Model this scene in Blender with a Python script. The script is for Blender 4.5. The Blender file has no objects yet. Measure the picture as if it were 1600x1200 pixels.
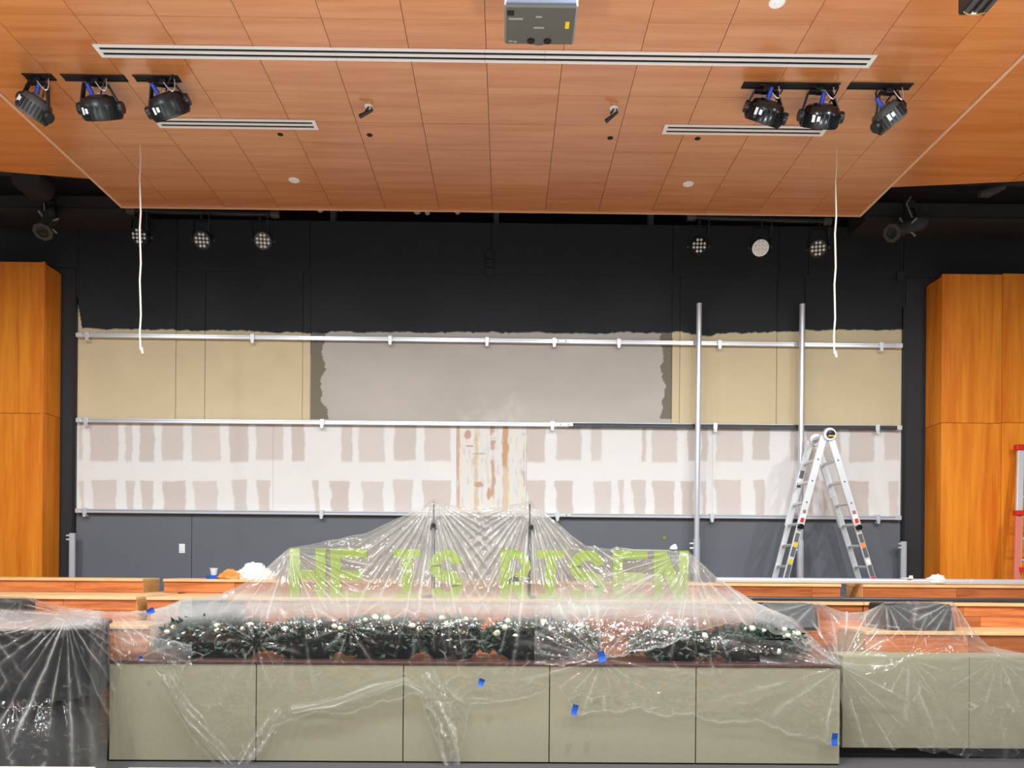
import bpy, bmesh, math, random
import numpy as np
from mathutils import Vector, Matrix

random.seed(7)
S = bpy.context.scene
COL = S.collection

# ------------------------------------------------------------------ camera
F = 1200.0                      # focal length in pixels of the 1600 px wide frame
EYE = 1.67
YAW, ROLL = math.radians(0.5), math.radians(0.46)
HOR = 880.0                     # horizon row (lens shifted upwards)
_f = Vector((math.sin(YAW), math.cos(YAW), 0))
_x = Vector((math.cos(YAW), -math.sin(YAW), 0))
_z = Vector((0, 0, 1))
_r = _x * math.cos(ROLL) + _z * math.sin(ROLL)
_u = _z * math.cos(ROLL) - _x * math.sin(ROLL)
cam_d = bpy.data.cameras.new('camera')
cam_d.sensor_width = 36.0
cam_d.lens = 36.0 * F / 1600.0
cam_d.shift_y = (HOR - 600.0) / 1600.0
cam_d.clip_start = 0.05
cam = bpy.data.objects.new('camera', cam_d)
COL.objects.link(cam)
M = Matrix.Identity(4)
for i in range(3):
    M[i][0], M[i][1], M[i][2] = _r[i], _u[i], -_f[i]
M[2][3] = EYE
cam.matrix_world = M
S.camera = cam

# ------------------------------------------------------------------ world, lights, exposure
W = bpy.data.worlds.new('hall_ambient')
S.world = W
W.use_nodes = True
W.node_tree.nodes['Background'].inputs[0].default_value = (0.95, 0.98, 1.0, 1)
W.node_tree.nodes['Background'].inputs[1].default_value = 0.10
S.view_settings.view_transform = 'Standard'
S.view_settings.look = 'None'
S.view_settings.gamma = 1.0
S.view_settings.use_curve_mapping = False
S.view_settings.exposure = 0.28

def area_light(name, loc, size, power, color=(0.86, 1.0, 1.07), rot=(0, 0, 0), spread=180):
    l = bpy.data.lights.new(name, 'AREA')
    l.shape = 'DISK'
    l.size = size
    l.energy = power
    l.color = color
    l.spread = math.radians(spread)
    o = bpy.data.objects.new(name, l)
    o.location = loc
    o.rotation_euler = rot
    COL.objects.link(o)
    return o

# house downlights recessed in the wooden ceiling in front of the stage
for lx in (-6.2, -3.6, -1.2, 1.2, 3.6, 6.2):
    for ly in (1.4, 4.6):
        area_light('house_downlight', (lx, ly, 5.60), 0.20, 128)
# added unseen fill lamps facing up, to brighten the wooden ceiling
for sx in (-5.2, -1.8, 1.8, 5.2):
    area_light('ceiling_fill', (sx, 1.6, 1.2), 0.5, 125, (0.88, 1.0, 1.04), (math.pi, 0, 0), 118)

# ------------------------------------------------------------------ helpers
def lin(c):
    c = c / 255.0
    return c / 12.92 if c <= 0.04045 else ((c + 0.055) / 1.055) ** 2.4

def rgb(r, g, b):
    return (lin(r), lin(g), lin(b), 1.0)

def ray(px, py):
    return _f + _r * ((px - 800.0) / F) + _u * ((HOR - py) / F)

def P(px, py, Y):
    """photograph pixel -> point on the upright plane at distance Y"""
    d = ray(px, py)
    t = Y / d.y
    return Vector((d.x * t, Y, EYE + d.z * t))

def PZ(px, py, Z):
    """photograph pixel -> point on the level plane at height Z"""
    d = ray(px, py)
    t = (Z - EYE) / d.z
    return Vector((d.x * t, d.y * t, Z))

def Xat(px, Y, py=880):
    return P(px, py, Y).x

def Zat(py, Y, px=800):
    return P(px, py, Y).z

class MB:
    """collects shapes, then links them as ONE mesh object"""
    def __init__(self):
        self.v, self.f, self.sm = [], [], []

    def add(self, verts, faces, smooth=False):
        o = len(self.v)
        self.v += [tuple(p) for p in verts]
        self.f += [tuple(i + o for i in f) for f in faces]
        self.sm += [smooth] * len(faces)
        return self

    def box(self, x0, x1, y0, y1, z0, z1):
        vs = [(x, y, z) for z in (z0, z1) for y in (y0, y1) for x in (x0, x1)]
        return self.add(vs, [(0, 2, 3, 1), (4, 5, 7, 6), (0, 1, 5, 4), (2, 6, 7, 3), (0, 4, 6, 2), (1, 3, 7, 5)])

    def obox(self, c, hx, hy, hz):
        """box about c with three half-axis vectors"""
        c = Vector(c)
        vs = [c + hx * a + hy * b + hz * d for d in (-1, 1) for b in (-1, 1) for a in (-1, 1)]
        return self.add(vs, [(0, 2, 3, 1), (4, 5, 7, 6), (0, 1, 5, 4), (2, 6, 7, 3), (0, 4, 6, 2), (1, 3, 7, 5)])

    def bar(self, p0, p1, w, h, up=(0, 0, 1)):
        p0, p1 = Vector(p0), Vector(p1)
        d = p1 - p0
        n = d.normalized()
        s = n.cross(Vector(up))
        if s.length < 1e-5:
            s = n.cross(Vector((0, 1, 0)))
        s.normalize()
        t = s.cross(n).normalized()
        return self.obox((p0 + p1) / 2, d / 2, s * (w / 2), t * (h / 2))

    def tube(self, pts, r, n=8, cap=True):
        pts = [Vector(p) for p in pts]
        rs = r if isinstance(r, (list, tuple)) else [r] * len(pts)
        vs, fs = [], []
        up = None
        for i, p in enumerate(pts):
            d = (pts[min(i + 1, len(pts) - 1)] - pts[max(i - 1, 0)]).normalized()
            if up is None:
                up = d.orthogonal().normalized()
            a = (up - d * up.dot(d))
            a = a.normalized() if a.length > 1e-6 else d.orthogonal().normalized()
            up = a
            b = d.cross(a)
            for k in range(n):
                t = 2 * math.pi * k / n
                vs.append(p + (a * math.cos(t) + b * math.sin(t)) * rs[i])
        for i in range(len(pts) - 1):
            for k in range(n):
                fs.append((i * n + k, i * n + (k + 1) % n, (i + 1) * n + (k + 1) % n, (i + 1) * n + k))
        self.add(vs, fs, True)
        if cap:
            m = len(pts)
            self.add(vs[:n], [tuple(range(n))[::-1]])
            self.add(vs[(m - 1) * n:], [tuple(range(n))])
        return self

    def lathe(self, prof, n=24, mat=None, arc=2 * math.pi):
        """profile of (r, z) about local z"""
        vs, fs = [], []
        for r, z in prof:
            for k in range(n):
                t = arc * k / n
                vs.append(Vector((r * math.cos(t), r * math.sin(t), z)))
        if mat is not None:
            vs = [mat @ p for p in vs]
        for i in range(len(prof) - 1):
            for k in range(n):
                fs.append((i * n + k, i * n + (k + 1) % n, (i + 1) * n + (k + 1) % n, (i + 1) * n + k))
        fs.append(tuple(range(n))[::-1])
        m = (len(prof) - 1) * n
        fs.append(tuple(m + k for k in range(n)))
        return self.add(vs, fs, True)

    def prism(self, poly, y0, y1):
        """polygon in x,z extruded along y"""
        n = len(poly)
        vs = [(x, y0, z) for x, z in poly] + [(x, y1, z) for x, z in poly]
        fs = [tuple(range(n)), tuple(range(2 * n - 1, n - 1, -1))]
        fs += [(i, i + n, (i + 1) % n + n, (i + 1) % n) for i in range(n)]
        return self.add(vs, fs)

    def xform(self, mat):
        self.v = [tuple(mat @ Vector(p)) for p in self.v]
        return self

    def build(self, name, m, parent=None, bevel=0.0, local=False, kind=None, label=None, sharp=40):
        me = bpy.data.meshes.new(name)
        vs = self.v
        if parent is not None and not local:
            o = base(parent)
            vs = [(p[0] - o[0], p[1] - o[1], p[2] - o[2]) for p in vs]
        me.from_pydata(vs, [], self.f)
        me.polygons.foreach_set('use_smooth', self.sm)
        if any(self.sm):
            me.set_sharp_from_angle(angle=math.radians(sharp))
        if not bevel:
            bm = bmesh.new(); bm.from_mesh(me)
            bmesh.ops.recalc_face_normals(bm, faces=bm.faces)
            bm.to_mesh(me); bm.free()
        else:
            bm = bmesh.new(); bm.from_mesh(me)
            bmesh.ops.remove_doubles(bm, verts=bm.verts, dist=1e-6)
            bmesh.ops.recalc_face_normals(bm, faces=bm.faces)
            es = [e for e in bm.edges if len(e.link_faces) == 2 and e.calc_face_angle(0) > 0.6]
            bmesh.ops.bevel(bm, geom=es, offset=bevel, segments=1, affect='EDGES', clamp_overlap=True)
            bm.to_mesh(me); bm.free()
        if m is not None:
            me.materials.append(m)
        ob = bpy.data.objects.new(name, me)
        COL.objects.link(ob)
        if parent is not None:
            ob.parent = parent
        if kind:
            ob['kind'] = kind
        if label:
            ob['label'] = label
        return ob

def base(o):
    v = Vector((0, 0, 0))
    while o is not None:
        v += o.location
        o = o.parent
    return v

def thing(name, label, cat, loc=(0, 0, 0), group=None):
    o = bpy.data.objects.new(name, None)
    o.empty_display_size = 0.1
    o.location = loc
    COL.objects.link(o)
    o['label'] = label
    o['category'] = cat
    if group:
        o['group'] = group
    return o

def tag(o, label, cat, group=None, kind=None):
    o['label'] = label
    o['category'] = cat
    if group:
        o['group'] = group
    if kind:
        o['kind'] = kind
    return o

def struct(o):
    o['kind'] = 'structure'
    return o

def piece(src, parent, loc):
    """another piece alike src, sharing its mesh data"""
    o = src.copy()
    COL.objects.link(o)
    o.parent = parent
    o.location = loc
    return o

# numpy noise -------------------------------------------------------
def _hash(ix, iy, seed):
    n = (ix.astype(np.int64) * 374761393 + iy.astype(np.int64) * 668265263 + seed * 974634533) & 0xffffffff
    n = ((n ^ (n >> 13)) * 1274126177) & 0xffffffff
    n = n ^ (n >> 16)
    return (n & 0xffffff) / float(0xffffff)

def vnoise(x, y, seed=0):
    ix, iy = np.floor(x), np.floor(y)
    fx, fy = x - ix, y - iy
    fx, fy = fx * fx * (3 - 2 * fx), fy * fy * (3 - 2 * fy)
    a, b = _hash(ix, iy, seed), _hash(ix + 1, iy, seed)
    c, d = _hash(ix, iy + 1, seed), _hash(ix + 1, iy + 1, seed)
    return (a * (1 - fx) + b * fx) * (1 - fy) + (c * (1 - fx) + d * fx) * fy

def fbm(x, y, seed=0, octv=4):
    s, a, t = 0.0, 0.5, 0.0
    for k in range(octv):
        s = s + a * vnoise(x * 2 ** k, y * 2 ** k, seed + k * 17)
        t += a
        a *= 0.5
    return s / t

def facet(x, y, seed=0):
    """crumpled-film height: worley F1 with jittered points, creases between cells"""
    ix, iy = np.floor(x), np.floor(y)
    d1 = np.full(x.shape, 9.0); d2 = np.full(x.shape, 9.0)
    for dx in (-1, 0, 1):
        for dy in (-1, 0, 1):
            cx, cy = ix + dx, iy + dy
            qx = cx + _hash(cx, cy, seed); qy = cy + _hash(cx, cy, seed + 5)
            d = np.hypot(x - qx, y - qy)
            d2 = np.minimum(d2, np.maximum(d, d1))
            d1 = np.minimum(d1, d)
    return d2 - d1

# ------------------------------------------------------------------ materials
def newmat(name):
    m = bpy.data.materials.new(name)
    m.use_nodes = True
    nt = m.node_tree
    return m, nt, nt.nodes['Principled BSDF']

def mat(name, c, rough=0.5, metal=0.0, var=0.0, vscale=8.0, bump=0.0, bscale=60.0, spec=0.5, coat=0.0, stretch=(1, 1, 1)):
    m, nt, b = newmat(name)
    b.inputs['Base Color'].default_value = c
    b.inputs['Roughness'].default_value = rough
    b.inputs['Metallic'].default_value = metal
    b.inputs['Specular IOR Level'].default_value = spec
    b.inputs['Coat Weight'].default_value = coat
    if var or bump:
        tc = nt.nodes.new('ShaderNodeTexCoord')
        mp = nt.nodes.new('ShaderNodeMapping')
        mp.inputs['Scale'].default_value = stretch
        nt.links.new(tc.outputs['Object'], mp.inputs['Vector'])
    if var:
        n = nt.nodes.new('ShaderNodeTexNoise')
        n.inputs['Scale'].default_value = vscale
        n.inputs['Detail'].default_value = 4
        nt.links.new(mp.outputs[0], n.inputs['Vector'])
        mr = nt.nodes.new('ShaderNodeMapRange')
        mr.inputs[3].default_value = 1 - var
        mr.inputs[4].default_value = 1 + var
        nt.links.new(n.outputs[0], mr.inputs[0])
        hs = nt.nodes.new('ShaderNodeHueSaturation')
        hs.inputs['Color'].default_value = c
        nt.links.new(mr.outputs[0], hs.inputs['Value'])
        nt.links.new(hs.outputs[0], b.inputs['Base Color'])
    if bump:
        n = nt.nodes.new('ShaderNodeTexNoise')
        n.inputs['Scale'].default_value = bscale
        n.inputs['Detail'].default_value = 3
        nt.links.new(mp.outputs[0], n.inputs['Vector'])
        bp = nt.nodes.new('ShaderNodeBump')
        bp.inputs['Strength'].default_value = bump
        bp.inputs['Distance'].default_value = 0.01
        nt.links.new(n.outputs[0], bp.inputs['Height'])
        nt.links.new(bp.outputs[0], b.inputs['Normal'])
    return m

def wood(name, dark, light, stretch=(1.2, 14, 14), rough=0.4, rnd=0.12, fine=0.5, spec=0.4, detail=5, coat=0.0):
    """veneer: noise stretched along the grain, each piece of its own cut and tone"""
    m, nt, b = newmat(name)
    L = nt.links.new
    tc = nt.nodes.new('ShaderNodeTexCoord')
    oi = nt.nodes.new('ShaderNodeObjectInfo')
    off = nt.nodes.new('ShaderNodeVectorMath'); off.operation = 'MULTIPLY'
    cmb = nt.nodes.new('ShaderNodeCombineXYZ')
    for k in range(3):
        L(oi.outputs['Random'], cmb.inputs[k])
    L(cmb.outputs[0], off.inputs[0]); off.inputs[1].default_value = (37, 53, 71)
    ad = nt.nodes.new('ShaderNodeVectorMath'); ad.operation = 'ADD'
    L(tc.outputs['Object'], ad.inputs[0]); L(off.outputs[0], ad.inputs[1])
    mp = nt.nodes.new('ShaderNodeMapping'); mp.inputs['Scale'].default_value = stretch
    L(ad.outputs[0], mp.inputs['Vector'])
    n1 = nt.nodes.new('ShaderNodeTexNoise'); n1.inputs['Scale'].default_value = 1.0
    n1.inputs['Detail'].default_value = detail; n1.inputs['Roughness'].default_value = fine
    n1.inputs['Distortion'].default_value = 0.4
    L(mp.outputs[0], n1.inputs['Vector'])
    n2 = nt.nodes.new('ShaderNodeTexNoise'); n2.inputs['Scale'].default_value = 6.0
    n2.inputs['Detail'].default_value = 3
    L(mp.outputs[0], n2.inputs['Vector'])
    mx = nt.nodes.new('ShaderNodeMath'); mx.operation = 'MULTIPLY_ADD'
    L(n2.outputs[0], mx.inputs[0]); mx.inputs[1].default_value = 0.35
    L(n1.outputs[0], mx.inputs[2])
    cr = nt.nodes.new('ShaderNodeValToRGB')
    cr.color_ramp.elements[0].position = 0.42; cr.color_ramp.elements[0].color = dark
    cr.color_ramp.elements[1].position = 0.92; cr.color_ramp.elements[1].color = light
    L(mx.outputs[0], cr.inputs[0])
    hs = nt.nodes.new('ShaderNodeHueSaturation')
    mr = nt.nodes.new('ShaderNodeMapRange'); mr.inputs[3].default_value = 1 - rnd; mr.inputs[4].default_value = 1 + rnd
    L(oi.outputs['Random'], mr.inputs[0]); L(mr.outputs[0], hs.inputs['Value'])
    L(cr.outputs[0], hs.inputs['Color']); L(hs.outputs[0], b.inputs['Base Color'])
    b.inputs['Roughness'].default_value = rough
    b.inputs['Specular IOR Level'].default_value = spec
    b.inputs['Coat Weight'].default_value = coat
    b.inputs['Coat IOR'].default_value = 1.85
    b.inputs['Coat Roughness'].default_value = 0.24
    return m

def painted(name, rough=0.75, bump=0.05):
    """colour comes from the paint and plaster coats recorded on the mesh"""
    m, nt, b = newmat(name)
    a = nt.nodes.new('ShaderNodeAttribute'); a.attribute_name = 'paint'
    nt.links.new(a.outputs['Color'], b.inputs['Base Color'])
    b.inputs['Roughness'].default_value = rough
    b.inputs['Specular IOR Level'].default_value = 0.3
    return m

def film(name, tint=(0.97, 0.968, 0.96), rough=0.11, bscale=18.0, bstr=0.05, gloss=0.05, graze=0.34):
    """thin clear polythene: see-through, milky where doubled, with haze and white crease streaks painted in, glints on the creases"""
    m, nt, b = newmat(name)
    nt.nodes.remove(b)
    L = nt.links.new
    out = nt.nodes['Material Output']
    def math_(op, a, b_=None, c_=None):
        n = nt.nodes.new('ShaderNodeMath'); n.operation = op
        for k, v in enumerate((a, b_, c_)):
            if v is None:
                continue
            if isinstance(v, (int, float)):
                n.inputs[k].default_value = v
            else:
                L(v, n.inputs[k])
        return n.outputs[0]
    tc = nt.nodes.new('ShaderNodeTexCoord')
    n1 = nt.nodes.new('ShaderNodeTexNoise'); n1.inputs['Scale'].default_value = bscale
    n1.inputs['Detail'].default_value = 2; n1.inputs['Distortion'].default_value = 1.5
    L(tc.outputs['Object'], n1.inputs['Vector'])
    bp = nt.nodes.new('ShaderNodeBump'); bp.inputs['Strength'].default_value = bstr; bp.inputs['Distance'].default_value = 0.02
    L(n1.outputs[0], bp.inputs['Height'])
    lw = nt.nodes.new('ShaderNodeLayerWeight'); lw.inputs['Blend'].default_value = 0.5
    pw = math_('POWER', lw.outputs['Facing'], 3.0)
    at = nt.nodes.new('ShaderNodeAttribute'); at.attribute_name = 'haze_streaks'
    hz = math_('MINIMUM', math_('ADD', at.outputs['Fac'], math_('MULTIPLY', pw, graze)), 0.9)
    tr = nt.nodes.new('ShaderNodeBsdfTransparent'); tr.inputs[0].default_value = (*tint, 1)
    df = nt.nodes.new('ShaderNodeBsdfDiffuse'); df.inputs[0].default_value = (0.87, 0.845, 0.80, 1)
    tl = nt.nodes.new('ShaderNodeBsdfTranslucent'); tl.inputs[0].default_value = (0.87, 0.845, 0.80, 1)
    m1 = nt.nodes.new('ShaderNodeMixShader'); m1.inputs[0].default_value = 0.5
    L(df.outputs[0], m1.inputs[1]); L(tl.outputs[0], m1.inputs[2])
    m2 = nt.nodes.new('ShaderNodeMixShader')
    L(hz, m2.inputs[0]); L(tr.outputs[0], m2.inputs[1]); L(m1.outputs[0], m2.inputs[2])
    gl = nt.nodes.new('ShaderNodeBsdfGlossy'); gl.inputs['Roughness'].default_value = rough
    L(bp.outputs[0], gl.inputs['Normal'])
    gf = math_('ADD', math_('MULTIPLY', math_('POWER', lw.outputs['Facing'], 4.0), 0.35), gloss)
    m3 = nt.nodes.new('ShaderNodeMixShader')
    L(gf, m3.inputs[0]); L(m2.outputs[0], m3.inputs[1]); L(gl.outputs[0], m3.inputs[2])
    L(m3.outputs[0], out.inputs['Surface'])
    return m

M_ceil = wood('ceiling_veneer', rgb(192, 112, 54), rgb(214, 142, 86), (0.7, 11, 9), rough=0.42, rnd=0.03, fine=0.4, coat=1.0)
M_edge = mat('ceiling_edge_band', rgb(232, 186, 148), 0.5)
M_panel = wood('side_panel_veneer', rgb(210, 104, 18), rgb(245, 154, 46), (9, 9, 0.5), rough=0.35, rnd=0.05)
M_plank = wood('riser_planks', rgb(146, 74, 42), rgb(210, 128, 74), (1.6, 20, 26), rough=0.3, rnd=0.28)
M_nose = wood('oak_nosing', rgb(206, 158, 104), rgb(232, 194, 146), (2, 20, 20), rough=0.4, rnd=0.05)
M_cutend = wood('cut_plywood_end', rgb(178, 130, 72), rgb(206, 160, 98), (6, 6, 14), rough=0.6, rnd=0.05)
M_black = mat('black_wall_paint', rgb(45, 46, 50), 0.55, var=0.12, vscale=3, spec=0.35)
M_greywall = mat('dark_grey_wall', rgb(104, 106, 112), 0.6, var=0.06, vscale=3, spec=0.3)  # lower boards and stage floor, a lighter grey than the black boards
M_void = mat('dark_attic', rgb(40, 30, 27), 0.9)
M_beam = mat('dark_beam_paint', rgb(52, 44, 42), 0.6)
M_stud = mat('attic_stud', rgb(150, 145, 138), 0.6)
M_blackmetal = mat('black_powder_coat', rgb(26, 26, 28), 0.38, spec=0.5)
M_blackgloss = mat('black_gloss_plastic', rgb(20, 20, 22), 0.22, spec=0.6)
M_grey = mat('dark_grey_casting', rgb(70, 70, 68), 0.45)
M_alu = mat('bright_aluminium', rgb(225, 226, 232), 0.30, metal=0.5, spec=0.6)
M_ladder = mat('ladder_aluminium', rgb(228, 228, 230), 0.42, metal=0.45, var=0.05, vscale=20)
M_zinc = mat('zinc_clamp', rgb(230, 230, 232), 0.35, metal=0.5)
M_slot = mat('channel_slot', rgb(70, 68, 66), 0.6)
M_darkpipe = mat('dark_steel_pipe', rgb(70, 72, 78), 0.3, metal=0.5)
M_white = mat('white_plastic', rgb(240, 240, 238), 0.4)
M_diff = mat('white_diffuser_metal', rgb(238, 232, 228), 0.45)
M_gap = mat('black_slot', rgb(12, 12, 14), 0.8)
M_blue = mat('blue_tape', rgb(24, 80, 172), 0.55)
M_plugblue = mat('blue_connector', rgb(40, 70, 190), 0.4)
M_green = mat('lime_green_letter', rgb(130, 150, 8), 0.5)
M_cab = mat('cabinet_fabric_laminate', rgb(145, 140, 117), 0.6, var=0.06, vscale=90, bump=0.15, bscale=220, stretch=(1, 1, 0.12))
M_cabtop = mat('cabinet_dark_top', rgb(70, 42, 34), 0.4)
M_carpet = mat('dark_grey_carpet', rgb(70, 66, 66), 0.95, var=0.2, vscale=160, bump=0.4, bscale=300)
M_house = mat('house_carpet', rgb(168, 156, 146), 0.95, var=0.1, vscale=60)
M_monitor = mat('monitor_grey_paint', rgb(44, 44, 48), 0.6)
M_drape = mat('black_drape', rgb(22, 22, 26), 0.8)
M_browndark = mat('dark_brown_wood', rgb(48, 36, 32), 0.5)
M_navy = mat('navy_cloth', rgb(18, 26, 62), 0.8)
M_planter = mat('black_planter', rgb(12, 12, 14), 0.6, spec=0.2)
M_leaf = mat('dark_leaf', rgb(42, 64, 48), 0.5, var=0.4, vscale=14)
M_petal = mat('cream_petal', rgb(226, 228, 196), 0.6, var=0.08, vscale=40)
M_cord = mat('white_cord', rgb(240, 232, 214), 0.7)
M_rag = mat('white_rag', rgb(222, 218, 210), 0.7)
M_orange = mat('orange_bag', rgb(240, 138, 66), 0.5)
M_red = mat('red_plastic', rgb(208, 46, 30), 0.4)
M_pink = mat('fibreglass_rail', rgb(214, 118, 100), 0.5)
M_yellow = mat('yellow_sticker', rgb(225, 190, 30), 0.5)
M_label = mat('white_label', rgb(238, 238, 236), 0.5)
M_labelgrey = mat('grey_print_label', rgb(96, 96, 98), 0.5)
M_chair = mat('cream_upholstery', rgb(178, 172, 148), 0.8)
M_lens = mat('led_lens', rgb(252, 252, 254), 0.2, spec=0.8)  # near-white base colour stands in for reflections on the lenses
M_mark = mat('grey_casing_print', rgb(150, 148, 140), 0.6)
M_proj = mat('projector_casing', rgb(84, 82, 76), 0.5, var=0.05, vscale=30)
M_projfront = mat('projector_rear_panel', rgb(112, 120, 138), 0.5)
M_cup = None
M_film = film('clear_polythene')
M_film2 = film('clear_polythene_loose', bscale=22.0, graze=0.32)
M_film3 = film('clear_polythene_drape', bscale=20.0, gloss=0.03, graze=0.22)
M_paint = painted('patched_wall_surface')

# ------------------------------------------------------------------ structure: floor, ceiling
D = 10.0                                   # distance to the rear wall
CZ = 5.67                                  # height of the wooden ceiling
fl = struct(MB().box(-9, 9, 5.2, 10.6, -0.12, 0.0).build('floor', M_carpet))
fl2 = struct(MB().box(-9, 9, -5, 5.2, -0.12, -0.002).build('floor_house', M_house))

struct(MB().box(-9, 9, 8.89, 10.0, 0.0, 1.315).build('floor_stage', M_greywall))
CX0 = PZ(195, 325, CZ).x
CX1 = PZ(1345, 333, CZ).x
CY = PZ(770, 329, CZ).y
ceil_ = struct(MB().box(CX0 - 0.02, CX1 + 0.02, -5.0, CY - 0.01, CZ + 0.03, CZ + 0.10).build('ceiling', M_browndark))
PW, PD = 0.603, 0.445
sx0 = PZ(769, 327, CZ).x
xs = [sx0 + PW * k for k in range(-20, 20)]
xs = [CX0] + [x for x in xs if CX0 + 0.08 < x < CX1 - 0.08] + [CX1]
y_seam = PZ(800, 33, CZ).y
ys = [y_seam + PD * k for k in range(-6, 12)]
ys = [y for y in ys if y < CY - 0.1] + [CY]
cache = {}
for j in range(len(ys) - 1):
    for i in range(len(xs) - 1):
        w, d = xs[i + 1] - xs[i], ys[j + 1] - ys[j]
        key = (round(w, 3), round(d, 3))
        loc = Vector(((xs[i] + xs[i + 1]) / 2, (ys[j] + ys[j + 1]) / 2, CZ + random.uniform(0, 0.0015)))
        if key not in cache:
            g = 0.0022
            gy = 0.0016
            o = MB().box(-w / 2 + g, w / 2 - g, -d / 2 + gy, d / 2 - gy, 0, 0.03).build('ceiling_panel', M_ceil, ceil_, local=True)
            o.location = loc
            cache[key] = o
        else:
            piece(cache[key], ceil_, loc)
# front part of the ceiling above the hall (out of frame), sides
MB().box(CX0, CX1, -5, ys[0] - 0.004, CZ, CZ + 0.03).build('ceiling_front_panel', M_ceil, ceil_)
MB().box(CX0 - 0.03, CX1 + 0.03, CY, CY + 0.025, CZ - 0.012, CZ + 0.11).build('edge_band', M_edge, ceil_)
MB().box(CX0 - 0.03, CX0, -5, CY, CZ - 0.012, CZ + 0.11).build('edge_band', M_edge, ceil_)
MB().box(CX1, CX1 + 0.03, -5, CY, CZ - 0.012, CZ + 0.11).build('edge_band', M_edge, ceil_)
for side, pa, pb, xe in (('left', (148, 280), (0, 268), CX0 - 0.03), ('right', (1385, 293), (1600, 283), CX1 + 0.03)):
    zs = CZ + 0.02
    a, b = PZ(*pa, zs), PZ(*pb, zs)
    k = (b.y - a.y) / (b.x - a.x)
    sgn = -1 if side == 'left' else 1
    st = None
    X = [xe + sgn * 0.003 + sgn * 1.22 * q for q in range(0, 5)]
    for q in range(4):
        x0, x1 = X[q], X[q + 1] - sgn * 0.008
        for (ya, yb) in ((-5, 3.2), (3.2, 5.64), (5.64, None)):
            e0 = (a.y + k * (x0 - a.x)) if yb is None else yb - 0.006
            e1 = (a.y + k * (x1 - a.x)) if yb is None else yb - 0.006
            vs = [(x0, ya, zs), (x1, ya, zs), (x1, e1, zs), (x0, e0, zs)]
            mb = MB().add(vs + [(p[0], p[1], zs + 0.08) for p in vs], [(0, 1, 2, 3), (7, 6, 5, 4), (0, 4, 5, 1), (1, 5, 6, 2), (2, 6, 7, 3), (3, 7, 4, 0)])
            if st is None:
                st = struct(mb.build('ceiling_' + side, M_ceil))
            else:
                mb.build('ceiling_panel', M_ceil, st)

# ------------------------------------------------------------------ rear wall
WZ0, WZ1 = 0.6, Zat(349, D)
xl, xr = Xat(75, D), Xat(1459, D)
wall = struct(MB().box(xl - 1.6, xr + 1.6, D, D + 0.14, 0.0, WZ1).build('wall_back', M_black))
# upper band boards and lower boards, proud of the slab with joints between them
XE0, XE1 = Xat(121, D, 650), Xat(1409, D, 650)
Zband = Zat(427, D)
Ztop_c, Zmid, Zlow = Zat(532, D), Zat(662, D), Zat(803, D)

def boards(xlist, z0, z1, m, g=0.004, t=0.014):
    for q in range(len(xlist) - 1):
        MB().box(xlist[q] + g, xlist[q + 1] - g, D - t, D, z0 + g, z1 - g).build('wall_panel', m, wall)
XB = [XE0] + [Xat(p, D, 480) for p in (277, 484, 767, 1050, 1216, 1262)] + [XE1]
boards([xl - 1.5, XE0] , Zband, WZ1, M_black)
boards([XE1, xr + 1.5], Zband, WZ1, M_black)
boards(XB, Zband, WZ1, M_black)
boards([Xat(75, D), XE0 - 0.03], 0.6, Zband, M_black)
boards([XE1 + 0.03, Xat(1459, D)], 0.6, Zband, M_black)
boards([XE0, Xat(300, D), Xat(700, D), Xat(1092, D), XE1], 0.6, Zat(806, D), M_greywall)

# middle field: paint, bare beige board, dark primer, mud and scraped plaster, painted on fine grids
R_ = np.random.RandomState(3)
tan_up = [(123, 129), (141, 185), (196, 206), (218, 241), (252, 286), (299, 344), (358, 388), (400, 442), (455, 475), (533, 550), (560, 601), (616, 650), (663, 704),
          (822, 852), (869, 908), (923, 940), (1002, 1009), (1018, 1058), (1074, 1086), (1095, 1106), (1119, 1161), (1176, 1202), (1235, 1250), (1259, 1313), (1326, 1365), (1382, 1406)]
tan_lo = [(123, 131), (143, 182), (196, 209), (219, 239), (253, 290), (302, 340), (363, 386), (401, 422), (489, 499), (515, 545), (565, 599), (614, 645), (660, 704),
          (822, 852), (867, 895), (927, 955), (965, 975), (987, 1009), (1019, 1053), (1063, 1084), (1095, 1104), (1116, 1158), (1178, 1195), (1259, 1270), (1283, 1357), (1387, 1404)]
def sst(a, b, x):
    t = np.clip((x - a) / (b - a), 0, 1)
    return t * t * (3 - 2 * t)
def C3(r, g, b):
    return np.array([lin(r), lin(g), lin(b)])
def blend(col, c, w):
    return col * (1 - w[..., None]) + c * w[..., None]
c_black, c_beige = C3(45, 46, 50), C3(219, 201, 164)
c_primer, c_white = C3(128, 120, 104), C3(193, 185, 174)
c_tan, c_mud = C3(208, 195, 186), C3(234, 230, 227)
ex = np.array([0, 120, 126, 128, 250, 275, 340, 475, 485, 530, 700, 800, 900, 1000, 1030, 1060, 1080, 1110, 1140, 1215, 1260, 1410, 1600])
ey = np.array([465, 465, 500, 513, 516, 516, 517, 520, 521, 519, 520, 519, 521, 520, 520, 519, 522, 525, 521, 519, 516, 516, 516])

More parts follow.
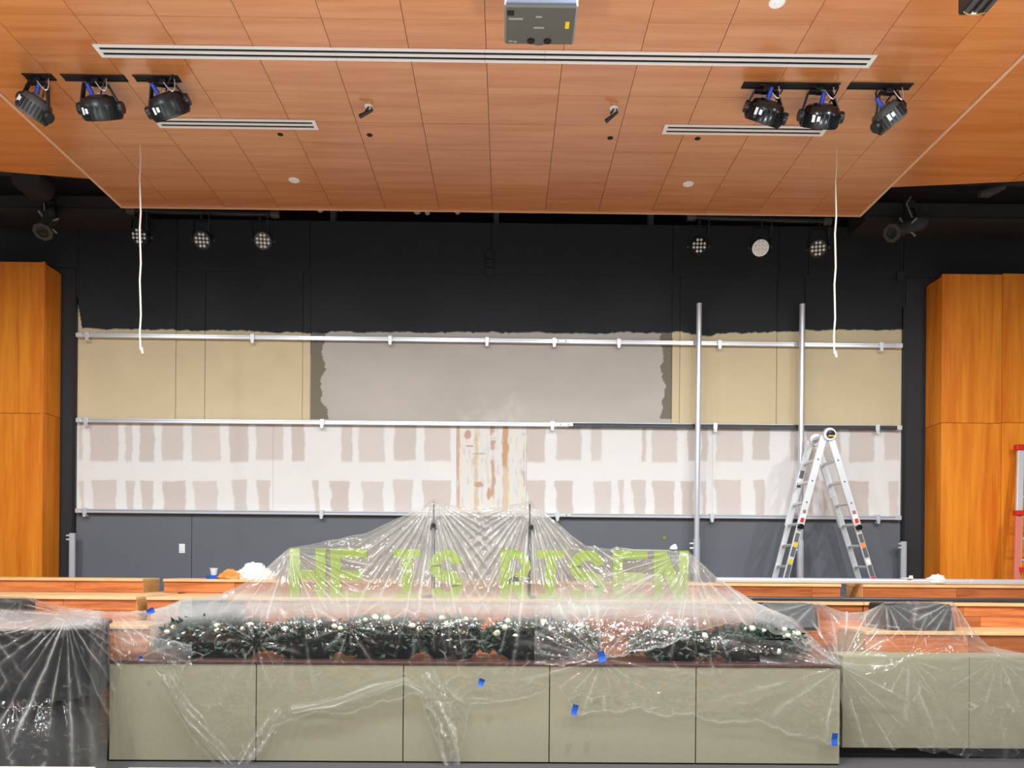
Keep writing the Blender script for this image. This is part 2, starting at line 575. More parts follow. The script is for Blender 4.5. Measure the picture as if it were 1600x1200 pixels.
def paint_colours(px, py):
    n1 = fbm(px / 14, py / 14, 1); n2 = fbm(px / 5, py / 5, 2); n3 = fbm(px / 40, py / 40, 3)
    col = np.zeros(px.shape + (3,)) + c_beige * (0.94 + 0.12 * n3[..., None])
    j = (n1 - 0.5) * 9 + (n2 - 0.5) * 5
    cen = ((px > 485) & (px < 1050)).astype(float)
    wht = c_white * (0.90 + 0.2 * fbm(px / 120, py / 60, 9)[..., None])
    col = col * (1 - cen[..., None]) + wht * cen[..., None]
    # dark primer strips beside the pale centre
    el = 504 + 16 * (fbm(px / 60, py / 26, 71) - .5) + (n1 - 0.5) * 9 + 6 * sst(600, 640, py) + 5 * (n2 - .5)
    er = 1034 + 16 * (fbm(px / 60, py / 22, 73) - .5) + (n1 - 0.5) * 10 + 5 * (n2 - .5)
    pr = ((px > 485) & (px < el) | (px > er) & (px < 1050)) & (py < 655)
    col = blend(col, c_primer, pr.astype(float))
    # plaster smears above the scraped strip
    sm = sst(705, 730, px) * (1 - sst(800, 835, px)) * sst(618, 650, py + 26 * (n1 - 0.5) + 12 * np.sin(px / 9.0))
    col = blend(col, C3(232, 226, 216), sm * 0.35 * sst(0.2, 0.8, n1))
    # black paint above the brushed edge
    e = np.interp(px, ex, ey) + j * 0.55
    col = blend(col, c_black, sst(1.0, -1.0, py - e))
    # drywall band
    band = sst(662.0, 663.5, py - (px - 765) * 0.0101)
    mud = np.zeros(px.shape + (3,)) + c_mud
    w = np.zeros(px.shape)
    jx = (n1 - 0.5) * 5 + (n2 - 0.5) * 1.5
    for q, (a, b) in enumerate(tan_up):
        y1 = 719 + 4 * ((q * 37) % 7) / 7.0
        w = np.maximum(w, sst(a - 1.0, a + 1.5, px + jx) * sst(b + 2.0, b - 1.5, px + jx) * sst(y1 + 2.5, y1 - 2.5, py + jx * 0.8) * (0.72 + 0.28 * ((q * 53) % 5) / 4))
    for q, (a, b) in enumerate(tan_lo):
        y0 = 752 - 3 * ((q * 29) % 5) / 5.0
        tp = 3.5 * sst(0, 30, py - y0)
        w = np.maximum(w, sst(a - 2 + tp, a + 1 + tp, px + jx) * sst(b + 2 - tp * 0.3, b - 1 - tp * 0.3, px + jx) * sst(y0 - 1.5, y0 + 1.5, py + jx * 0.8) * (0.72 + 0.28 * ((q * 31) % 5) / 4))
    dry = blend(mud * (0.97 + 0.05 * n3[..., None]), c_tan, w)
    # scraped strip
    u = px - 714
    st = np.zeros(px.shape + (3,)) + C3(226, 222, 218)
    s1 = fbm(px / 6, py / 70, 21); s2 = fbm(px / 3, py / 16, 22); s3 = fbm(px / 9, py / 9, 23)
    st = blend(st, C3(232, 222, 200), sst(0.45, 0.62, s1) * 0.8)
    st = blend(st, C3(206, 196, 186), sst(0.58, 0.7, s2) * 0.6)
    jl = (s2 - 0.5) * 6
    def vs_(a, b, c, amt):
        return sst(a - 1, a + 1, px + jl) * sst(b + 1, b - 1, px + jl) * amt
    st = blend(st, C3(198, 158, 132), vs_(713, 718, 0, 0.8 * sst(0.35, 0.5, s1 + s3 * 0.3)))
    st = blend(st, C3(208, 190, 156), vs_(741, 747, 0, 0.8 * sst(0.3, 0.55, s3 + 0.1)))
    st = blend(st, C3(194, 158, 136), vs_(767, 773, 0, 0.9 * sst(0.42, 0.52, fbm(px / 40, py / 12, 31))))
    st = blend(st, C3(202, 160, 122), vs_(785, 794, 0, sst(742, 725, py + 10 * (s3 - 0.5))))
    st = blend(st, C3(216, 190, 156), vs_(785, 794, 0, 0.8 * sst(725, 742, py)))
    st = blend(st, C3(190, 172, 160), vs_(817, 820, 0, 0.8 * sst(0.4, 0.55, fbm(px / 30, py / 14, 33))))
    for (cx, cy, rx, ry) in ((731, 678, 6, 7), (749, 757, 10, 4), (735, 697, 7, 1.6), (748, 709, 12, 1.2), (764, 772, 3, 12)):
        d = ((px - cx) / rx) ** 2 + ((py - cy) / ry) ** 2 + (s3 - 0.5) * 2
        st = blend(st, C3(198, 162, 140), sst(1.2, 0.7, d))
    inside = sst(713, 714, px) * sst(823, 822, px)
    dry = dry * (1 - inside[..., None]) + st * inside[..., None]
    col = col * (1 - band[..., None]) + dry * band[..., None]
    return np.clip(col, 0, 1)

def grid_panel(x0, x1, z0, z1, res=0.0095, g=0.004, t=0.014):
    x0, x1, z0, z1 = x0 + g, x1 - g, z0 + g, z1 - g
    nx, nz = max(2, int((x1 - x0) / res)), max(2, int((z1 - z0) / res))
    X, Z = np.meshgrid(np.linspace(x0, x1, nx), np.linspace(z0, z1, nz))
    Y = D - t
    rel = np.stack([X, np.full_like(X, Y), Z - EYE], -1)
    zf = rel @ np.array(_f); zr = rel @ np.array(_r); zu = rel @ np.array(_u)
    col = paint_colours(800 + F * zr / zf, HOR - F * zu / zf)
    n = nx * nz
    co = np.stack([X, np.full_like(X, Y), Z], -1).reshape(-1, 3)
    # thin rim back to the slab
    ring = list(range(nx)) + [r * nx + nx - 1 for r in range(1, nz)] + [n - 1 - q for q in range(1, nx)] + [r * nx for r in range(nz - 2, 0, -1)]
    back = co[ring].copy(); back[:, 1] = D
    co2 = np.concatenate([co, back])
    idx = np.arange(n).reshape(nz, nx)
    q = np.stack([idx[:-1, :-1], idx[:-1, 1:], idx[1:, 1:], idx[1:, :-1]], -1).reshape(-1, 4)
    rg = np.array(ring); rn = np.roll(rg, -1); bi = n + np.arange(len(ring)); bn = np.roll(bi, -1)
    q = np.concatenate([q, np.stack([rn, rg, bi, bn], -1)])
    me = bpy.data.meshes.new('wall_panel')
    me.vertices.add(len(co2)); me.vertices.foreach_set('co', co2.astype(np.float32).ravel())
    me.loops.add(q.size); me.loops.foreach_set('vertex_index', q.astype(np.int32).ravel())
    me.polygons.add(len(q)); me.polygons.foreach_set('loop_start', np.arange(0, q.size, 4, dtype=np.int32))
    me.update(calc_edges=True)
    ca = me.color_attributes.new('paint', 'FLOAT_COLOR', 'POINT')
    cc = np.concatenate([col.reshape(-1, 3), col.reshape(-1, 3)[ring]])
    ca.data.foreach_set('color', np.concatenate([cc, np.ones((len(cc), 1))], 1).astype(np.float32).ravel())
    me.materials.append(M_paint)
    o = bpy.data.objects.new('wall_panel', me)
    COL.objects.link(o)
    o.parent = wall
    return o
XG = [XE0] + [Xat(p, D, 590) for p in (275, 320.5, 473, 485, 1049, 1061.5, 1213, 1256)] + [XE1]
for q in range(len(XG) - 1):
    grid_panel(XG[q], XG[q + 1], Zat(661, D, 765), Zband, g=0.0035 if q not in (3, 4, 5) else 0.0012)
XD = [XE0, Xat(427, D, 730), Xat(713.5, D, 730), Xat(822.5, D, 730), Xat(1113, D, 730), XE1]
for q in range(len(XD) - 1):
    grid_panel(XD[q], XD[q + 1], Zat(806, D), Zat(661, D, 765), g=0.0006)
# narrow black upright trims at both ends of the field
for (p, y0) in ((119.5, 466), (1409.5, 482)):
    x = Xat(p, D, 690)
    struct(MB().box(x - 0.022, x + 0.012, D - 0.05, D, 0.6, Zat(y0, D, p)).build('trim_1', M_blackmetal))
struct(MB().box(XE0, XE1, D - 0.024, D - 0.010, Zband - 0.012, Zband + 0.012).build('trim_2', M_black))
# attic void behind the wall top
vd = struct(MB().box(-8, 8, 10.9, 11.0, 0, 7.6).build('wall_attic', M_void))
struct(MB().box(-8, 8, 8.75, 11.0, 7.3, 7.4).build('ceiling_attic', M_void))
for p in (521, 775.5, 1016.5):
    x = Xat(p, 10.8, 340)
    MB().box(x - 0.036, x + 0.036, 10.76, 10.9, 5.0, 7.3).build('attic_stud', M_stud, vd)
for (pa, pb, y0, y1, dd) in ((-40, 205, 306, 334, 9.55), (1345, 1640, 318, 349, 9.55)):
    x0, x1 = Xat(pa, dd), Xat(pb, dd)
    zb, zt = Zat(y1, dd, (pa + pb) / 2), Zat(y0, dd, (pa + pb) / 2)
    bm_ = struct(MB().box(x0, x1, dd, 9.98, zb, zt).box(x0, x1, dd - 0.04, dd, zb, zb + 0.05).build('beam_header', M_beam))
    MB().tube([(x0, dd - 0.25, zt + 0.16), (x1, dd - 0.25, zt + 0.13)], 0.045, 10).build('conduit', M_beam, bm_)
    MB().box(x0, x1, dd + 0.2, dd + 0.3, zt, zt + 0.35).build('joist', M_void, bm_)
# small hinge boxes on the black band
for p, y0, y1 in ((765, 393, 433), (1405, 425, 440)):
    b0, b1 = P(p - 6, y1, D), P(p + 6, y0, D)
    n = 3 if p < 1000 else 1
    h = (b1.z - b0.z) / n
    mb = MB()
    for k in range(n):
        mb.box(b0.x, b1.x, D - 0.05, D - 0.012, b0.z + h * k + 0.006, b0.z + h * (k + 1) - 0.006)
    tag(mb.build('junction_box', M_black, bevel=0.004), 'small black box on the black wall band, %s' % ('at the centre' if p < 1000 else 'far right by the orange wood'), 'box')

# side walls of orange veneer panels
def side_wall(side, cols, top_f, seam, ret):
    w = None
    yf = 9.62
    for (p0, p1) in cols:
        x0, x1 = Xat(p0, yf, 640), Xat(p1, yf, 640)
        zt, zs = Zat(top_f, yf, (p0 + p1) / 2), Zat(seam, yf, (p0 + p1) / 2)
        for (a, b) in ((0.9, zs - 0.003), (zs + 0.003, zt)):
            mb = MB().box(x0 + 0.003, x1 - 0.003, yf, yf + 0.03, a, b)
            if w is None:
                w = struct(mb.build('wall_' + side, M_panel))
            else:
                mb.build('wall_panel', M_panel, w)
    a = Xat(ret, yf, 640)
    zt = Zat(top_f, yf, ret)
    s = 1 if side == 'left' else -1
    for (z0, z1) in ((0.9, Zat(seam, yf, ret)), (Zat(seam, yf, ret) + 0.006, zt)):
        MB().box(min(a, a - s * 0.03), max(a, a - s * 0.03), yf + 0.002, D - 0.015, z0, z1).build('return_panel', M_panel, w)
    MB().box(min(a, a - s * 2.4), max(a, a - s * 2.4), yf + 0.03, D - 0.015, zt - 0.02, zt - 0.002).build('top_panel', M_panel, w)
    return w
side_wall('left', ((-150, 67.5),), 408.5, 645, 67.5)
side_wall('right', ((1471, 1565), (1565, 1740)), 428.5, 661, 1471)

# ------------------------------------------------------------------ wooden choir risers
def riser(name, label, px0, px1, yf, yb, z0, z1, courses, end=None, ref=None, lens=(0.9, 1.5)):
    """front of planks, oak nosing on top, cut end where the aisle opens"""
    x0, x1 = Xat(px0, yf, 930), Xat(px1, yf, 930)
    t = thing(name, label, 'riser', (x0, yf, z0))
    nt_ = 0.032
    MB().box(x0, x1, yf + 0.02, yb, z0, z1 - nt_).build('carcass', M_cutend, t)
    MB().box(x0 - 0.004, x1 + 0.004, yf - 0.018, yb, z1 - nt_, z1).build('nosing', M_nose, t, bevel=0.004)
    h = (z1 - nt_ - z0) / courses
    rr = random.Random(int(px0 * 7 + yf * 100))
    for c in range(courses):
        x = x0 - rr.uniform(0, 0.4)
        while x < x1 - 0.02:
            L = rr.uniform(*lens)
            a, b = max(x, x0), min(x + L, x1)
            if b - a > 0.03:
                MB().box(a + 0.0015, b - 0.0015, yf, yf + 0.02, z0 + h * c + 0.0015, z0 + h * (c + 1) - 0.0015).build('plank', M_plank, t)
            x += L
    if end:
        xe = x1 if end > 0 else x0
        MB().box(min(xe, xe + end * 0.006), max(xe, xe + end * 0.006), yf, yb, z0, z1 - nt_).build('end_board', M_cutend, t)
    return t
ZT1, ZT2, ZT3 = 1.468, 1.315, 1.075
YT1, YT2, YT3 = 8.5, 7.55, 7.0
riser('choir_riser', 'top left stepped wooden bench front with orange planks and cut tan end', -170, 223, YT1, YT1 + 0.40, ZT2, ZT1, 1, end=1)
riser('choir_riser', 'top wooden bench front behind the sign, blue tape roll on it', 256, 760, YT1, YT1 + 0.40, ZT2, ZT1, 1)
riser('choir_riser', 'top wooden bench front under the silver pipe, left of the narrow aisle gap', 764, 1313, YT1, YT1 + 0.40, ZT2, ZT1, 1)
riser('choir_riser', 'top right wooden bench front of mixed red planks right of the aisle gap', 1348, 1770, YT1, YT1 + 0.40, ZT2, ZT1, 1, end=-1)
riser('choir_riser', 'second wooden tier at left, below the top bench with the cut end', -190, 213, YT2, YT1 + 0.38, ZT3, ZT2 - 0.002, 2, end=1)
riser('choir_riser', 'second wooden tier carrying the green letters', 230, 1348, YT2, YT1 + 0.38, 0.45, ZT2 - 0.002, 6)
riser('choir_riser', 'second wooden tier at right with reddish planks beside the plastic', 1350, 1800, YT2, YT1 + 0.38, ZT3, ZT2 - 0.002, 2)
riser('choir_riser', 'lowest wooden tier at left behind the round black stand', -210, 232, YT3, YT2 + 0.1, 0.0, ZT3, 5)
riser('choir_riser', 'lowest wooden tier at right behind the low beige cabinets', 1352, 1840, YT3, YT2 + 0.1, 0.0, ZT3, 5)

# ------------------------------------------------------------------ beige cabinets
YC = 6.40
cx_px = (170, 400, 630, 858.5, 1087.5, 1313)
ctop = Zat(1035, YC, 750)
place = ('leftmost, bare of plastic', 'second from left under the bundled hem', 'middle, beside the twisted plastic strip', 'second from right with blue tape on it', 'rightmost of the tall row with blue tape low at its edge')
for q in range(5):
    x0, x1 = Xat(cx_px[q], YC, 1100), Xat(cx_px[q + 1], YC, 1100)
    t = thing('cabinet', 'tall beige cabinet front, ' + place[q], 'cabinet', ((x0 + x1) / 2, YC, 0), 'beige cabinets along the stage front')
    MB().box(x0 + 0.004, x1 - 0.004, YC, YC + 0.022, 0.012, ctop - 0.028).build('front_panel', M_cab, t, bevel=0.003)
    MB().box(x0 + 0.001, x1 - 0.001, YC + 0.022, YC + 0.56, 0.0, ctop - 0.028).build('carcass', M_browndark, t)
xa, xb = Xat(170, YC, 1100), Xat(1313, YC, 1100)
tag(MB().box(xa - 0.004, xb + 0.004, YC - 0.008, YC + 0.57, ctop - 0.026, ctop).build('worktop', M_cabtop, bevel=0.004), 'long dark brown worktop over the tall beige cabinets', 'worktop')
YR = 6.62
rtop = Zat(1026, YR, 1450)
for q, (p0, p1) in enumerate(((1316, 1514.5), (1514.5, 1716))):
    x0, x1 = Xat(p0, YR, 1100), Xat(p1, YR, 1100)
    t = thing('cabinet', ('low recessed beige cabinet right beside the tall row', 'low recessed beige cabinet at the right edge under crinkled plastic')[q], 'cabinet', ((x0 + x1) / 2, YR, 0))
    MB().box(x0 + 0.002, x1 - 0.002, YR, YR + 0.02, Zat(1169, YR, 1450), rtop - 0.004).build('front_panel', M_cab, t, bevel=0.002)
    MB().box(x0, x1, YR + 0.02, YR + 0.34, Zat(1169, YR, 1450), rtop).build('carcass', M_cab, t)
    MB().box(x0, x1, YR + 0.06, YR + 0.30, 0.0, Zat(1169, YR, 1450)).build('toe_kick', M_blackmetal, t)

# ------------------------------------------------------------------ aluminium rails on the wall
def rail(label, pa, pb, joints, clamps, dark_from=None):
    yy = D - 0.075
    a, b = P(*pa, yy), P(*pb, yy)
    t = thing('wall_rail', label, 'rail', a)
    h = 0.048
    def at(px):
        k = (px - pa[0]) / (pb[0] - pa[0])
        return a.lerp(b, k)
    segs = [(pa[0], dark_from or pb[0], False)] + ([(dark_from, pb[0], True)] if dark_from else [])
    for (s0, s1, dk) in segs:
        p0, p1 = at(s0), at(s1)
        mb = MB()
        up = Vector((0, 0, 1))
        mb.bar(p0 + Vector((0, 0.02, 0)), p1 + Vector((0, 0.02, 0)), 0.040, h)
        mb.bar(p0 + up * 0.017 + Vector((0, -0.004, 0)), p1 + up * 0.017 + Vector((0, -0.004, 0)), 0.012, 0.013)
        mb.bar(p0 - up * 0.017 + Vector((0, -0.004, 0)), p1 - up * 0.017 + Vector((0, -0.004, 0)), 0.012, 0.013)
        mb.build('channel', M_alu if not dk else M_darkpipe, t)
        if dk:
            MB().bar(p0 + up * 0.001 + Vector((0, -0.002, 0)), p1 + up * 0.001 + Vector((0, -0.002, 0)), 0.006, 0.020).build('open_slot', M_slot, t)
            MB().bar(p0 + up * 0.027 + Vector((0, 0.02, 0)), p1 + up * 0.027 + Vector((0, 0.02, 0)), 0.04, 0.006).build('channel_lip', M_alu, t)
    for j in joints:
        c = at(j)
        o = MB().box(c.x - 0.11, c.x + 0.11, c.y - 0.016, c.y - 0.006, c.z - 0.02, c.z + 0.02).build('joint_plate', M_zinc, t, bevel=0.002)
        for s in (-0.05, 0.05):
            MB().tube([(c.x + s, c.y - 0.016, c.z), (c.x + s, c.y - 0.022, c.z)], 0.008, 8).build('bolt', M_slot, o)
    for px in clamps:
        c = at(px)
        mb = MB().box(c.x - 0.026, c.x + 0.026, c.y - 0.024, c.y + 0.06, c.z + 0.026, c.z + 0.04)
        mb.box(c.x - 0.026, c.x + 0.026, c.y - 0.026, c.y - 0.012, c.z - 0.045, c.z + 0.03)
        o = mb.build('clamp', M_zinc, t, bevel=0.002)
        MB().tube([(c.x, c.y - 0.028, c.z - 0.06), (c.x, c.y + 0.05, c.z - 0.06)], 0.02, 10).build('bolt', M_zinc, o)
    for px in (pa[0] + 3, pb[0] - 4):
        c = at(px)
        MB().box(c.x - 0.03, c.x + 0.03, c.y - 0.02, c.y + 0.05, c.z - 0.028, c.z + 0.028).build('end_bracket', M_zinc, t, bevel=0.003)
    return t
rail('top silver rail clamped across the beige and white wall', (120, 523.5), (1410, 540.5), (875,), (137, 393, 607, 758, 863, 964, 1122, 1376))
rail('middle silver rail with a dark open right half, above the bare plaster', (120, 656.5), (1409, 668.5), (879,), (135, 501, 860, 1115, 1370), dark_from=885)
rail('lowest silver rail between bare plaster and dark lower wall', (119, 798), (1408, 809.5), (876,), (133, 500, 868, 1110, 1371))

# two tall silver posts and two short stubs
def post(label, top, joint, bot, r=0.035):
    yy = 9.84
    a, b, c = P(*bot, yy), P(*joint, yy), P(*top, yy)
    t = thing('metal_post', label, 'post', a)
    MB().tube([b - Vector((0, 0, .1)), c], r, 14).build('inner_tube', M_alu, t)
    MB().tube([a, b], r * 1.25, 14).build('outer_tube', M_alu, t)
    MB().tube([c, c + Vector((0, 0, .012))], r * 1.05, 14).build('end_cap', M_zinc, t)
    for k in (0.06, 0.12):
        p = b - Vector((0.03, 0, k))
        MB().tube([p, p - Vector((0.06, 0, 0))], 0.012, 8).build('thumb_screw', M_zinc, t)
    return t
post('tall silver post rising behind the right end of the green letters', (1092.5, 476), (1088.5, 842), (1088, 935))
post('tall silver post standing behind the stepladder', (1253.5, 477), (1250.5, 845), (1250, 935))
def stub(label, x, y0):
    yy = 9.84
    a, c = P(x, 935, yy), P(x, y0, yy)
    t = thing('metal_post', label, 'post', a)
    MB().box(a.x - 0.034, a.x + 0.034, yy - 0.02, yy + 0.02, a.z, c.z).build('stub_channel', M_alu, t, bevel=0.004)
    MB().box(a.x - 0.008, a.x + 0.008, yy - 0.024, yy - 0.018, a.z, c.z - 0.02).build('slot', M_zinc, t)
    for k in (0.02, 0.07):
        MB().box(a.x - 0.07, a.x - 0.03, yy - 0.02, yy + 0.01, c.z - k - 0.02, c.z - k).build('bracket', M_zinc, t)
stub('short pale metal stub post at the left edge of the dark lower wall', 112.5, 833)
stub('short pale metal stub post at the right edge of the dark lower wall', 1411, 846)

# pipes lying on the risers
a, b = P(1118, 909.5, 8.56), P(1640, 911.5, 8.56)
t = thing('loose_pipe', 'long bright silver pipe lying along the top right benches', 'pipe', a)
zt = ZT1 + 0.033
MB().tube([(a.x, 8.54, zt), (b.x, 8.54, zt)], 0.032, 14).build('tube', M_alu, t)
MB().tube([(a.x + .3, 8.60, zt), (b.x, 8.60, zt + .004)], 0.030, 14).build('tube', M_alu, t)
c = Xat(1516, 8.54)
MB().tube([(c - .01, 8.54, zt), (c + .01, 8.54, zt)], 0.034, 14).build('coupling', M_zinc, t)
a, b = P(1140, 938, 7.6), P(1660, 942, 7.6)
zt = ZT2 + 0.024
t = thing('dark_pipe', 'long dark steel pipe lying on the second wooden tier at right', 'pipe', (a.x, 7.58, zt))
MB().tube([(a.x, 7.575, zt), (b.x, 7.575, zt)], 0.022, 12).build('tube', M_darkpipe, t)
MB().tube([(a.x - .02, 7.575, zt), (a.x + .02, 7.575, zt)], 0.024, 12).build('end_cap', M_blackmetal, t)

# rags ---------------------------------------------------------------
def rag(name, label, cat, c, rx, ry, rz, m, seed, parent=None):
    n, k = 30, 14
    vs, fs = [], []
    for i in range(k + 1):
        ph = (math.pi / 2) * i / k
        for j in range(n):
            th = 2 * math.pi * j / n
            u = float(fbm(np.array([3 + math.cos(th) * 1.6 + i * .22]), np.array([3 + math.sin(th) * 1.6 + i * .3]), seed, 3)[0])
            rr = 0.62 + 0.75 * u
            vs.append((c[0] + rx * rr * math.cos(th) * math.cos(ph), c[1] + ry * rr * math.sin(th) * math.cos(ph), c[2] + rz * (0.45 + 1.1 * u) * math.sin(ph)))
    for i in range(k):
        for j in range(n):
            fs.append((i * n + j, i * n + (j + 1) % n, (i + 1) * n + (j + 1) % n, (i + 1) * n + j))
    fs.append(tuple(range(n))[::-1])
    o = MB().add(vs, fs, True).build(name, m, parent, sharp=35)
    if parent is None:
        tag(o, label, cat)
    return o
c = P(1462, 912, 8.6)
rag('paint_rag', 'crumpled off-white rag draped on the silver pipe near the orange panels', 'rag', (c.x, 8.57, ZT1 + 0.025), 0.13, 0.07, 0.075, M_rag, 5)
c = P(1417, 912, 8.57)
tag(MB().box(c.x - .03, c.x + .03, 8.49, 8.65, ZT1 + .066, ZT1 + .076).box(c.x - .005, c.x + .03, 8.5, 8.52, ZT1 + .07, ZT1 + .10).build('pipe_strap', M_white), 'small white strap holding the silver pipe pair', 'strap')
c = P(386, 902, 8.6)
t = thing('bag_heap', 'crumpled white and orange plastic bags heaped on the top left bench', 'bag', (c.x, 8.62, ZT1))
rag('white_bag', '', '', (c.x + .07, 8.64, ZT1), 0.23, 0.13, 0.15, M_rag, 11, t)
rag('orange_bag', '', '', (c.x - .17, 8.60, ZT1), 0.15, 0.09, 0.09, M_orange, 12, t)

# blue tape roll with a clear cup on it
c = P(334, 903, 8.62)
t = thing('tape_roll', 'roll of blue painters tape lying on the top left bench', 'tape', (c.x, 8.62, ZT1))
MB().lathe([(0.045, 0), (0.076, 0), (0.076, 0.042), (0.045, 0.042), (0.045, 0)], 28).build('tape_band', M_blue, t, local=True)
MB().lathe([(0.040, 0.001), (0.0448, 0.001), (0.0448, 0.041), (0.040, 0.041), (0.040, 0.001)], 28).build('core', M_label, t, local=True)
mcup, nt, bb = newmat('clear_cup_plastic')
bb.inputs['Base Color'].default_value = (0.9, 0.92, 0.94, 1); bb.inputs['Roughness'].default_value = 0.08
bb.inputs['Alpha'].default_value = 0.42
t = thing('plastic_cup', 'small clear plastic cup standing on the blue tape roll', 'cup', (c.x, 8.62, ZT1 + 0.042))
MB().lathe([(0.030, 0.0), (0.043, 0.075), (0.041, 0.075), (0.028, 0.003)], 24).build('body', mcup, t, local=True)
MB().lathe([(0.043, 0.072), (0.047, 0.074), (0.047, 0.080), (0.042, 0.080)], 24).build('lip', mcup, t, local=True)

# light switch and yellow dot on the lower wall
c = P(284.5, 857, D - 0.016)
t = thing('light_switch', 'white light switch plate on the dark lower wall at left', 'switch', c)
MB().box(c.x - .038, c.x + .038, D - .022, D - .014, c.z - .06, c.z + .06).build('plate', M_white, t, bevel=.003)
MB().box(c.x - .018, c.x + .018, D - .030, D - .022, c.z - .034, c.z + .034).build('rocker', M_label, t, bevel=.003)
c = P(1038, 840.5, D - 0.016)
tag(MB().lathe([(0.0, 0), (0.024, 0.0), (0.022, 0.006), (0.0, 0.008)], 16, Matrix.Translation((c.x, D - .014, c.z)) @ Matrix.Rotation(math.pi / 2, 4, 'X')).build('wall_dot', M_green), 'tiny lime dot stuck on the dark lower wall near the last letter', 'dot')

# ------------------------------------------------------------------ stepladder
def lerp2(a, b, k):
    return (a[0] + (b[0] - a[0]) * k, a[1] + (b[1] - a[1]) * k)
YN, YF_ = 9.28, 9.70
apex = P(1291, 681, YN)
zbase = ZT2
footL = P(1222, 927, YN); footR = P(1373, 932, YN)
footL.z = footR.z = zbase
lad = thing('stepladder', 'silver folding ladder opened in an A shape on the stage at right', 'ladder', ((footL.x + footR.x) / 2, (YN + YF_) / 2, zbase))
def lrail(name, top, foot, y, w, th, m, k0=0.0, k1=1.0, parent=None):
    a = Vector((top.x, y, top.z)).lerp(Vector((foot.x, y, foot.z)), k0)
    b = Vector((top.x, y, top.z)).lerp(Vector((foot.x, y, foot.z)), k1)
    return MB().bar(a, b, th, w, up=(a - b).cross(Vector((0, 1, 0)))).build(name, m, parent, bevel=0.004)
topL = apex + Vector((-0.03, 0, 0)); topR = apex + Vector((0.05, 0, -0.01))
for nm, tp, ft, dk in (('left', topL, footL, -1), ('right', topR, footR, 1)):
    for y in (YN, YF_):
        o = lrail('outer_rail', tp, ft, y, 0.085, 0.030, M_ladder, 0.0, 0.56, lad)
        i = lrail('inner_rail', tp, ft, y + (0.02 if y == YN else -0.02), 0.070, 0.026, M_ladder, 0.36, 0.985, lad)
        a = Vector((tp.x, y, tp.z)).lerp(Vector((ft.x, y, ft.z)), 0.985)
        MB().obox(a - Vector((0, 0, .005)), Vector((.055, 0, 0)), Vector((0, .03, 0)), Vector((0, 0, .02))).build('rubber_foot', M_grey, lad, bevel=.004)
        if y == YN:
            def on(k, dx=0, off=-0.021):
                p = Vector((tp.x, y, tp.z)).lerp(Vector((ft.x, y, ft.z)), k)
                return p + Vector((dx, off, 0))
            dirv = (Vector((ft.x, 0, ft.z)) - Vector((tp.x, 0, tp.z))).normalized()
            side = Vector((dirv.z, 0, -dirv.x))
            def patch(k, l, w, m, nm_, par, off=-0.017):
                MB().obox(on(k, 0, off), dirv * l, side * w, Vector((0, 0.0015, 0))).build(nm_, m, par)
            patch(0.505, 0.062, 0.024, M_label, 'warning_label', o)
            patch(0.478, 0.022, 0.020, mat('pinkish_print', rgb(150, 120, 120), .5), 'printed_block', o, -.019)
            patch(0.530, 0.026, 0.021, M_red, 'printed_block', o, -.019)
            MB().lathe([(0.0, 0), (0.038, 0), (0.034, .03), (0.0, .032)], 18, Matrix.Translation(on(0.572, 0, -.016)) @ Matrix.Rotation(math.pi / 2, 4, 'X')).build('lock_knob', M_blackgloss, lad)
            for (k, l, m) in ((0.64, 0.055, M_labelgrey), (0.685, 0.03, M_yellow if dk < 0 else M_orange), (0.73, 0.06, M_labelgrey), (0.79, 0.03, M_yellow if dk < 0 else M_label), (0.845, 0.07, M_labelgrey), (0.90, 0.035, M_red if dk > 0 else M_labelgrey), (0.94, 0.03, M_label)):
                patch(k, l, 0.024, m, 'side_label', i, .004)
            if dk < 0:
                pass
        else:
            dirv = (Vector((ft.x, 0, ft.z)) - Vector((tp.x, 0, tp.z))).normalized()
            side = Vector((dirv.z, 0, -dirv.x))
            if dk < 0:
                for k, l in ((0.22, 0.05), (0.29, 0.03)):
                    p = Vector((tp.x, y - .017, tp.z)).lerp(Vector((ft.x, y - .017, ft.z)), k)
                    MB().obox(p, dirv * l, side * .025, Vector((0, .0015, 0))).build('side_label', M_labelgrey, o)
    for q in range(1, 8):
        k = q * 0.1345 + 0.015
        p = tp.lerp(ft, k)
        MB().box(p.x - .022, p.x + .022, YN + .012, YF_ - .012, p.z - .016, p.z + .016).build('rung', M_ladder, lad, bevel=.006)
        if k < .55:
            MB().tube([(p.x, YN - .016, p.z), (p.x, YN - .021, p.z)], .010, 8).build('rivet', M_labelgrey, lad)
for y in (YN, YF_):
    R = Matrix.Rotation(math.pi / 2, 4, 'X')
    h = MB().lathe([(0.0, -.03), (0.075, -.03), (0.085, 0), (0.075, .03), (0.0, .03)], 24, Matrix.Translation((apex.x + .03, y - .012, apex.z + .015)) @ R).build('hinge', M_ladder, lad)
    if y == YN:
        MB().lathe([(0.0, 0), (0.052, 0), (0.046, .022), (0.0, .024)], 20, Matrix.Translation((apex.x + .035, y - .042, apex.z + .015)) @ R).build('hinge_cap', M_blackgloss, h)
        MB().box(apex.x - .002, apex.x + .072, y - .072, y - .062, apex.z - .02, apex.z - .002).build('hinge_band', M_yellow, h)
MB().box(apex.x - .02, apex.x + .06, YN, YF_, apex.z - .0, apex.z + .03).build('hinge_bar', M_ladder, lad)

